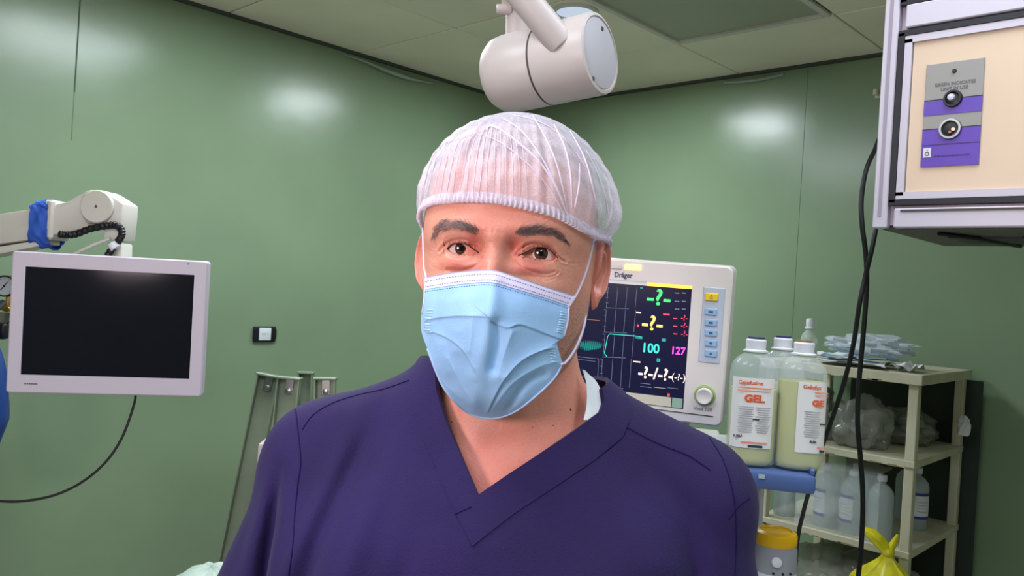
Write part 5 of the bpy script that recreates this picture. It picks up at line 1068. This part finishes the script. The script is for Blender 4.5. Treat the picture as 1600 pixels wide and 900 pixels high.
MB().lathe([(.013, .082), (.013, .086), (.010, .088), (.011, .104), (.009, .108), (0, .109)], seg=20).build('cap', mCapW, o, 40)
# yellow bag tied to the rack
yb = empty('yellow_bag', (2.512, .80, EYE-.965), 0, 'bright yellow plastic bag knotted on the front post of the rack', 'bag'); rows = []
for t in np.linspace(0, 1, 24):
    r_ = .012+.088*sst(0, .38, t)*(1-.45*sst(.6, 1, t)); rows.append([(r_*.5*math.cos(a)*(1+.09*math.sin(6*a+2*t)+.05*math.sin(11*a-4*t)), r_*math.sin(a)*(1+.09*math.sin(5*a+t)), .265-.29*t) for a in np.linspace(0, 2*math.pi, 48, endpoint=False)])
mYel = mat('yellow_film', (214, 204, 24), rough=.28, var=.08, vscale=30); MB().grid(np.array(rows), cu=True, flip=True).build('bag_body', mYel, yb, 60)
MB().tube([(0, 0, .26), (-.005, .02, .285), (-.01, .045, .305), (-.012, .07, .315)], [.014, .019, .018, .008], 10).tube([(0, 0, .26), (.01, -.012, .29), (.012, -.02, .315)], [.012, .010, .004], 10).build('bag_ears', mYel, yb, 60); MB().lathe([(0, -.016), (.016, -.008), (.019, 0), (.015, .010), (0, .016)], (0, 0, .262), seg=16).build('knot', mYel, yb)
crumple((3.0, .742, ZS[1]+.045), (.018, .016, .030), 'scrap of white film stuck on the right rear post of the rack', mWs, 'film_scrap', 'scrap', 31, .3, 24, 16)
# ---- ceiling supply unit
XP = 1.478; YQ = .525; UZ0 = EYE+.1435; PX1 = 1.86; YE = -.34
U_ = empty('ceiling_supply_unit', (XP, YQ, UZ0), 0, 'white ceiling supply box with cream panel and purple outlet plate at top right', 'supply unit')
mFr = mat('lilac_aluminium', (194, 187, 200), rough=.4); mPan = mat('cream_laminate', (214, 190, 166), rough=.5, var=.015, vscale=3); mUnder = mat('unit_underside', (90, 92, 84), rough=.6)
def uu_(y, z): return (y-YQ, z+EYE-UZ0)     # world y, eye-relative z -> local
HH = CEIL-UZ0
MB().box((.19, (YE-YQ)/2, HH/2+.003), (.375, YQ-YE-.004, HH-.006)).build('casing', mFr, U_)
m = MB(); m.box((-.006, -.012, HH/2), (.02, .024, HH), .002); m.build('corner_post', mFr, U_)
MB().box((-.0162, -.0115, HH/2+.01), (.0015, .006, HH-.02)).build('post_groove', mat('groove', (150, 142, 156), rough=.5), U_)
yl, zl_ = uu_(.494, .187); yt, zt2 = uu_(.494, .479); YEl = YE-YQ
m = MB()
m.box((-.010, (YEl-.036)/2, .0165), (.018, -YEl-.036, .033), .002); m.build('bottom_rail', mFr, U_)
MB().box((-.020, (YEl-.036)/2-.004, .0285), (.002, -YEl-.05, .0035)).build('rail_slot', mLine, U_)
m = MB(); m.box((-.010, (YEl-.036)/2, zt2+.028), (.018, -YEl-.036, .040), .002); m.build('middle_rail', mFr, U_)
mGk = mat('black_gasket', (26, 24, 34), rough=.5)
def rectframe(yl_, yr_, z0_, z1_, t, x_, d_, m_, name):
    mb = MB()
    for c_, s_ in (((x_, (yl_+yr_)/2, z0_), (d_, abs(yr_-yl_)+t, t)), ((x_, (yl_+yr_)/2, z1_), (d_, abs(yr_-yl_)+t, t)), ((x_, yl_, (z0_+z1_)/2), (d_, t, abs(z1_-z0_))), ((x_, yr_, (z0_+z1_)/2), (d_, t, abs(z1_-z0_)))): mb.box(c_, s_)
    mb.build(name, m_, U_)
rectframe(yl, YEl+.05, zl_, zt2, .0095, -.011, .013, mGk, 'gasket'); rectframe(yl-.0115, YEl+.06, zl_+.0115, zt2-.0115, .012, -.009, .014, mFr, 'panel_frame')
MB().box((-.006, (yl+YEl+.05)/2-.004, (zl_+zt2)/2), (.010, abs(yl-YEl-.05)-.03, zt2-zl_-.03)).build('cream_panel', mPan, U_)
y2, z2_ = uu_(.494, .533); rectframe(y2, YEl+.05, z2_, HH-.03, .0095, -.011, .013, mGk, 'gasket'); MB().box((-.006, (yl+YEl+.05)/2, (z2_+HH-.03)/2), (.012, abs(yl-YEl-.05)-.012, HH-.03-z2_-.012)).build('cream_panel', mFr, U_)
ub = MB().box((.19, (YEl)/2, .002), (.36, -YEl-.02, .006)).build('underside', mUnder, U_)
for k in range(3):
    MB().box((.20, -.14-k*.24, -.002), (.13, .12, .006), .002).build('outlet_recess', mBlk, ub); MB().tube([(.05, -.09-k*.24, -.004), (.12, -.13-k*.24, -.006), (.31, -.16-k*.24, -.005)], .004, 8).build('black_hose', mCable, ub)
m = MB().box((.19, -.005, .012), (.372, .004, .02)); m.box((.375, YEl/2, .012), (.004, -YEl, .02)); m.build('lower_flange', mFr, ub)
# outlet plate: local y is picture-left positive, so mirror for text; build in a frame facing -X
PLT = empty('plate_frame', (-.0135, uu_(.408, .3325)[0], uu_(.408, .3325)[1]), -math.pi/2); PLT.parent = U_
bpy.data.objects.remove(PLT)
Rm = Matrix.Rotation(-math.pi/2, 3, 'Z'); pc = Vector((-.0125, uu_(.408, .3325)[0], uu_(.408, .3325)[1]))
def pb(mb, name, m_, par=None, ang=35):
    V = np.concatenate(mb.v)@np.array(Rm).T+np.array(pc); return meshobj(name, V, mb.f, m_, par or U_, ang)
mPg = mat('plate_grey', (142, 140, 136), rough=.4); mPp = mat('plate_purple', (92, 62, 168), rough=.4)
PLo = pb(MB().box((0, .0, 0), (.088, .003, .173), .0008), 'outlet_plate', mPg)
def ppx(px, py): v = pax(px, py, 0, XP); return (-(v[1]-.408), v[2]-EYE-.3325)
za, zb_ = ppx(1495, 156)[1], ppx(1495, 180)[1]; zc, zd = ppx(1490, 202)[1], ppx(1490, 262)[1]
pb(MB().box((0, -.0016, (za+zb_)/2), (.088, .0012, za-zb_)), 'purple_band', mPp, PLo); pb(MB().box((0, -.0016, (zc-.0865)/2), (.088, .0012, zc+.0865)), 'purple_band', mPp, PLo)
mIk = mat('plate_ink', (84, 80, 92)); 
for zz, t_ in ((za, .001), (zc, .001), (ppx(1490, 227)[1], .0008)): pb(MB().box((0, -.0024, zz), (.088, .0006, t_)), 'ink_line', mGk, PLo)
def ptext(body, size, x_, z_, m_, sx=1, bold=0):
    o = text('print', body, size, (x_, -.0020, z_), m_, PLo, sx=sx, ext=.0002, bold=bold); M4 = Matrix.Translation(pc)@Rm.to_4x4(); o.data.transform(M4)
q_ = ppx(1496, 133); ptext('GREEN INDICATES', .0078, q_[0], q_[1], mIk, .95); q_ = ppx(1495, 140); ptext('UNIT IN USE', .0078, q_[0], q_[1]-.0008, mIk, .95)
q_ = ppx(1495, 114); pb(MB().lathe([(0, .003), (.003, .003), (.004, .0)], (q_[0], -.001, q_[1]), (0, -1, 0), 16), 'indicator', mBlk, PLo)
for i_, (px, py) in enumerate(((1493, 157), (1489, 204))):
    q_ = ppx(px, py); R0 = .0135 if i_ == 0 else .0165
    pb(MB().lathe([(R0*1.08, 0), (R0*1.08, .003), (R0, .006), (R0*.80, .006), (R0*.74, .001), (0, .001)], (q_[0], -.001, q_[1]), (0, -1, 0), 36), 'outlet_ring', mChrome if i_ else mBlk, PLo)
    pb(MB().lathe([(R0*.74, .0015), (R0*.6, .0022), (0, .0022)], (q_[0], -.001, q_[1]), (0, -1, 0), 30), 'outlet_bore', mBlk, PLo)
    if i_ == 0: pb(MB().lathe([(0, .009), (.005, .008), (.0062, .004), (.0062, .001)], (q_[0]-.002, -.001, q_[1]+.002), (0, -1, 0), 20), 'lens', mat('pale_lens', (196, 196, 214), rough=.15), PLo)
    else: pb(MB().cyl((q_[0]+.004, -.003, q_[1]-.004), (q_[0]+.006, -.009, q_[1]-.002), .0035, .003, 12).cyl((q_[0]+.0, -.003, q_[1]-.007), (q_[0]+.001, -.008, q_[1]-.006), .003, .0025, 12), 'inner_pins', mat('copper_pin', (170, 120, 104), rough=.3, metal=1), PLo)
q_ = ppx(1453, 241); pb(MB().box((q_[0], -.0026, q_[1]), (.012, .0008, .016)), 'emblem_square', mat('emblem_white', (206, 206, 214)), PLo); pb(MB().lathe([(.0034, 0), (.0034, .0006), (.0022, .0006), (.0022, 0)], (q_[0], -.0030, q_[1]-.002), (0, -1, 0), 20), 'emblem', mDk, PLo); pb(MB().box((q_[0], -.0034, q_[1]+.003), (.0012, .0006, .005)), 'emblem', mDk, PLo)
m = MB(); random.seed(9); x_ = ppx(1464, 244)[0]
while x_ < .030: w_ = random.uniform(.001, .0024); m.box((x_, -.0026, ppx(1490, 245)[1]), (w_, .0006, .0022)); x_ += w_+.0010
pb(m, 'faint_print', mat('faint_ink', (60, 42, 120)), PLo)
# ---- hanging cables
def rcable(L, r_, lab): C_ = [pw(px, py, d_) for px, py, d_ in L]; tag(MB().tube(catmull(C_, 120), r_, 10).build('hanging_cable', mCable), lab, 'cable', 'black cables hanging from the supply unit')
rcable([(1400, 190, 1.62), (1376, 214, 1.60), (1366, 236, 1.58), (1353, 266, 1.56), (1346, 310, 1.55), (1347, 350, 1.54), (1353, 400, 1.54), (1354, 450, 1.54), (1349, 520, 1.54), (1342, 600, 1.54), (1340, 660, 1.54), (1344, 710, 1.54), (1348, 770, 1.54), (1347, 830, 1.54), (1341, 900, 1.54), (1325, 990, 1.56), (1290, 1110, 1.6), (1250, 1250, 1.65), (1245, 1440, 1.72), (1250, 1610, 1.76)], .0046, 'black cable hanging nearest the rack post, almost straight down from the box edge')
rcable([(1371, 340, 1.50), (1368, 360, 1.49), (1361, 395, 1.49), (1352, 432, 1.50), (1343, 475, 1.50), (1333, 540, 1.51), (1318, 600, 1.53), (1298, 660, 1.56), (1280, 710, 1.60), (1266, 760, 1.66), (1254, 805, 1.72), (1246, 846, 1.76), (1240, 930, 1.80), (1236, 1060, 1.84), (1234, 1250, 1.88), (1236, 1480, 1.9)], .0044, 'black cable slanting from the box corner down behind the gel bottles')
# ---- housing and pole made up for the added key light, unseen behind the camera
LH = posed('added_key_lamp', (-.945, -.452, .103), (0, 0, 0), 'added round key lamp on a ceiling pole, unseen behind the viewer', 'lamp'); dd_ = (Vector(cw(0, .7, 0))-Vector(cw(-.92, -.42, .10))).normalized(); dl_ = Matrix.Rotation(-YAWC, 3, 'Z')@dd_
MB().lathe([(0, -.10), (.12, -.09), (.24, -.04), (.26, -.005), (.25, 0), (0, 0)], (0, 0, 0), tuple(dl_), 40).build('lamp_head', mPlast, LH); MB().tube([tuple(-dl_*.08), (0, -.2, .2), (0, -.2, CEIL-EYE-.103-.001)], .025, 14).build('ceiling_pole', mPlast, LH)
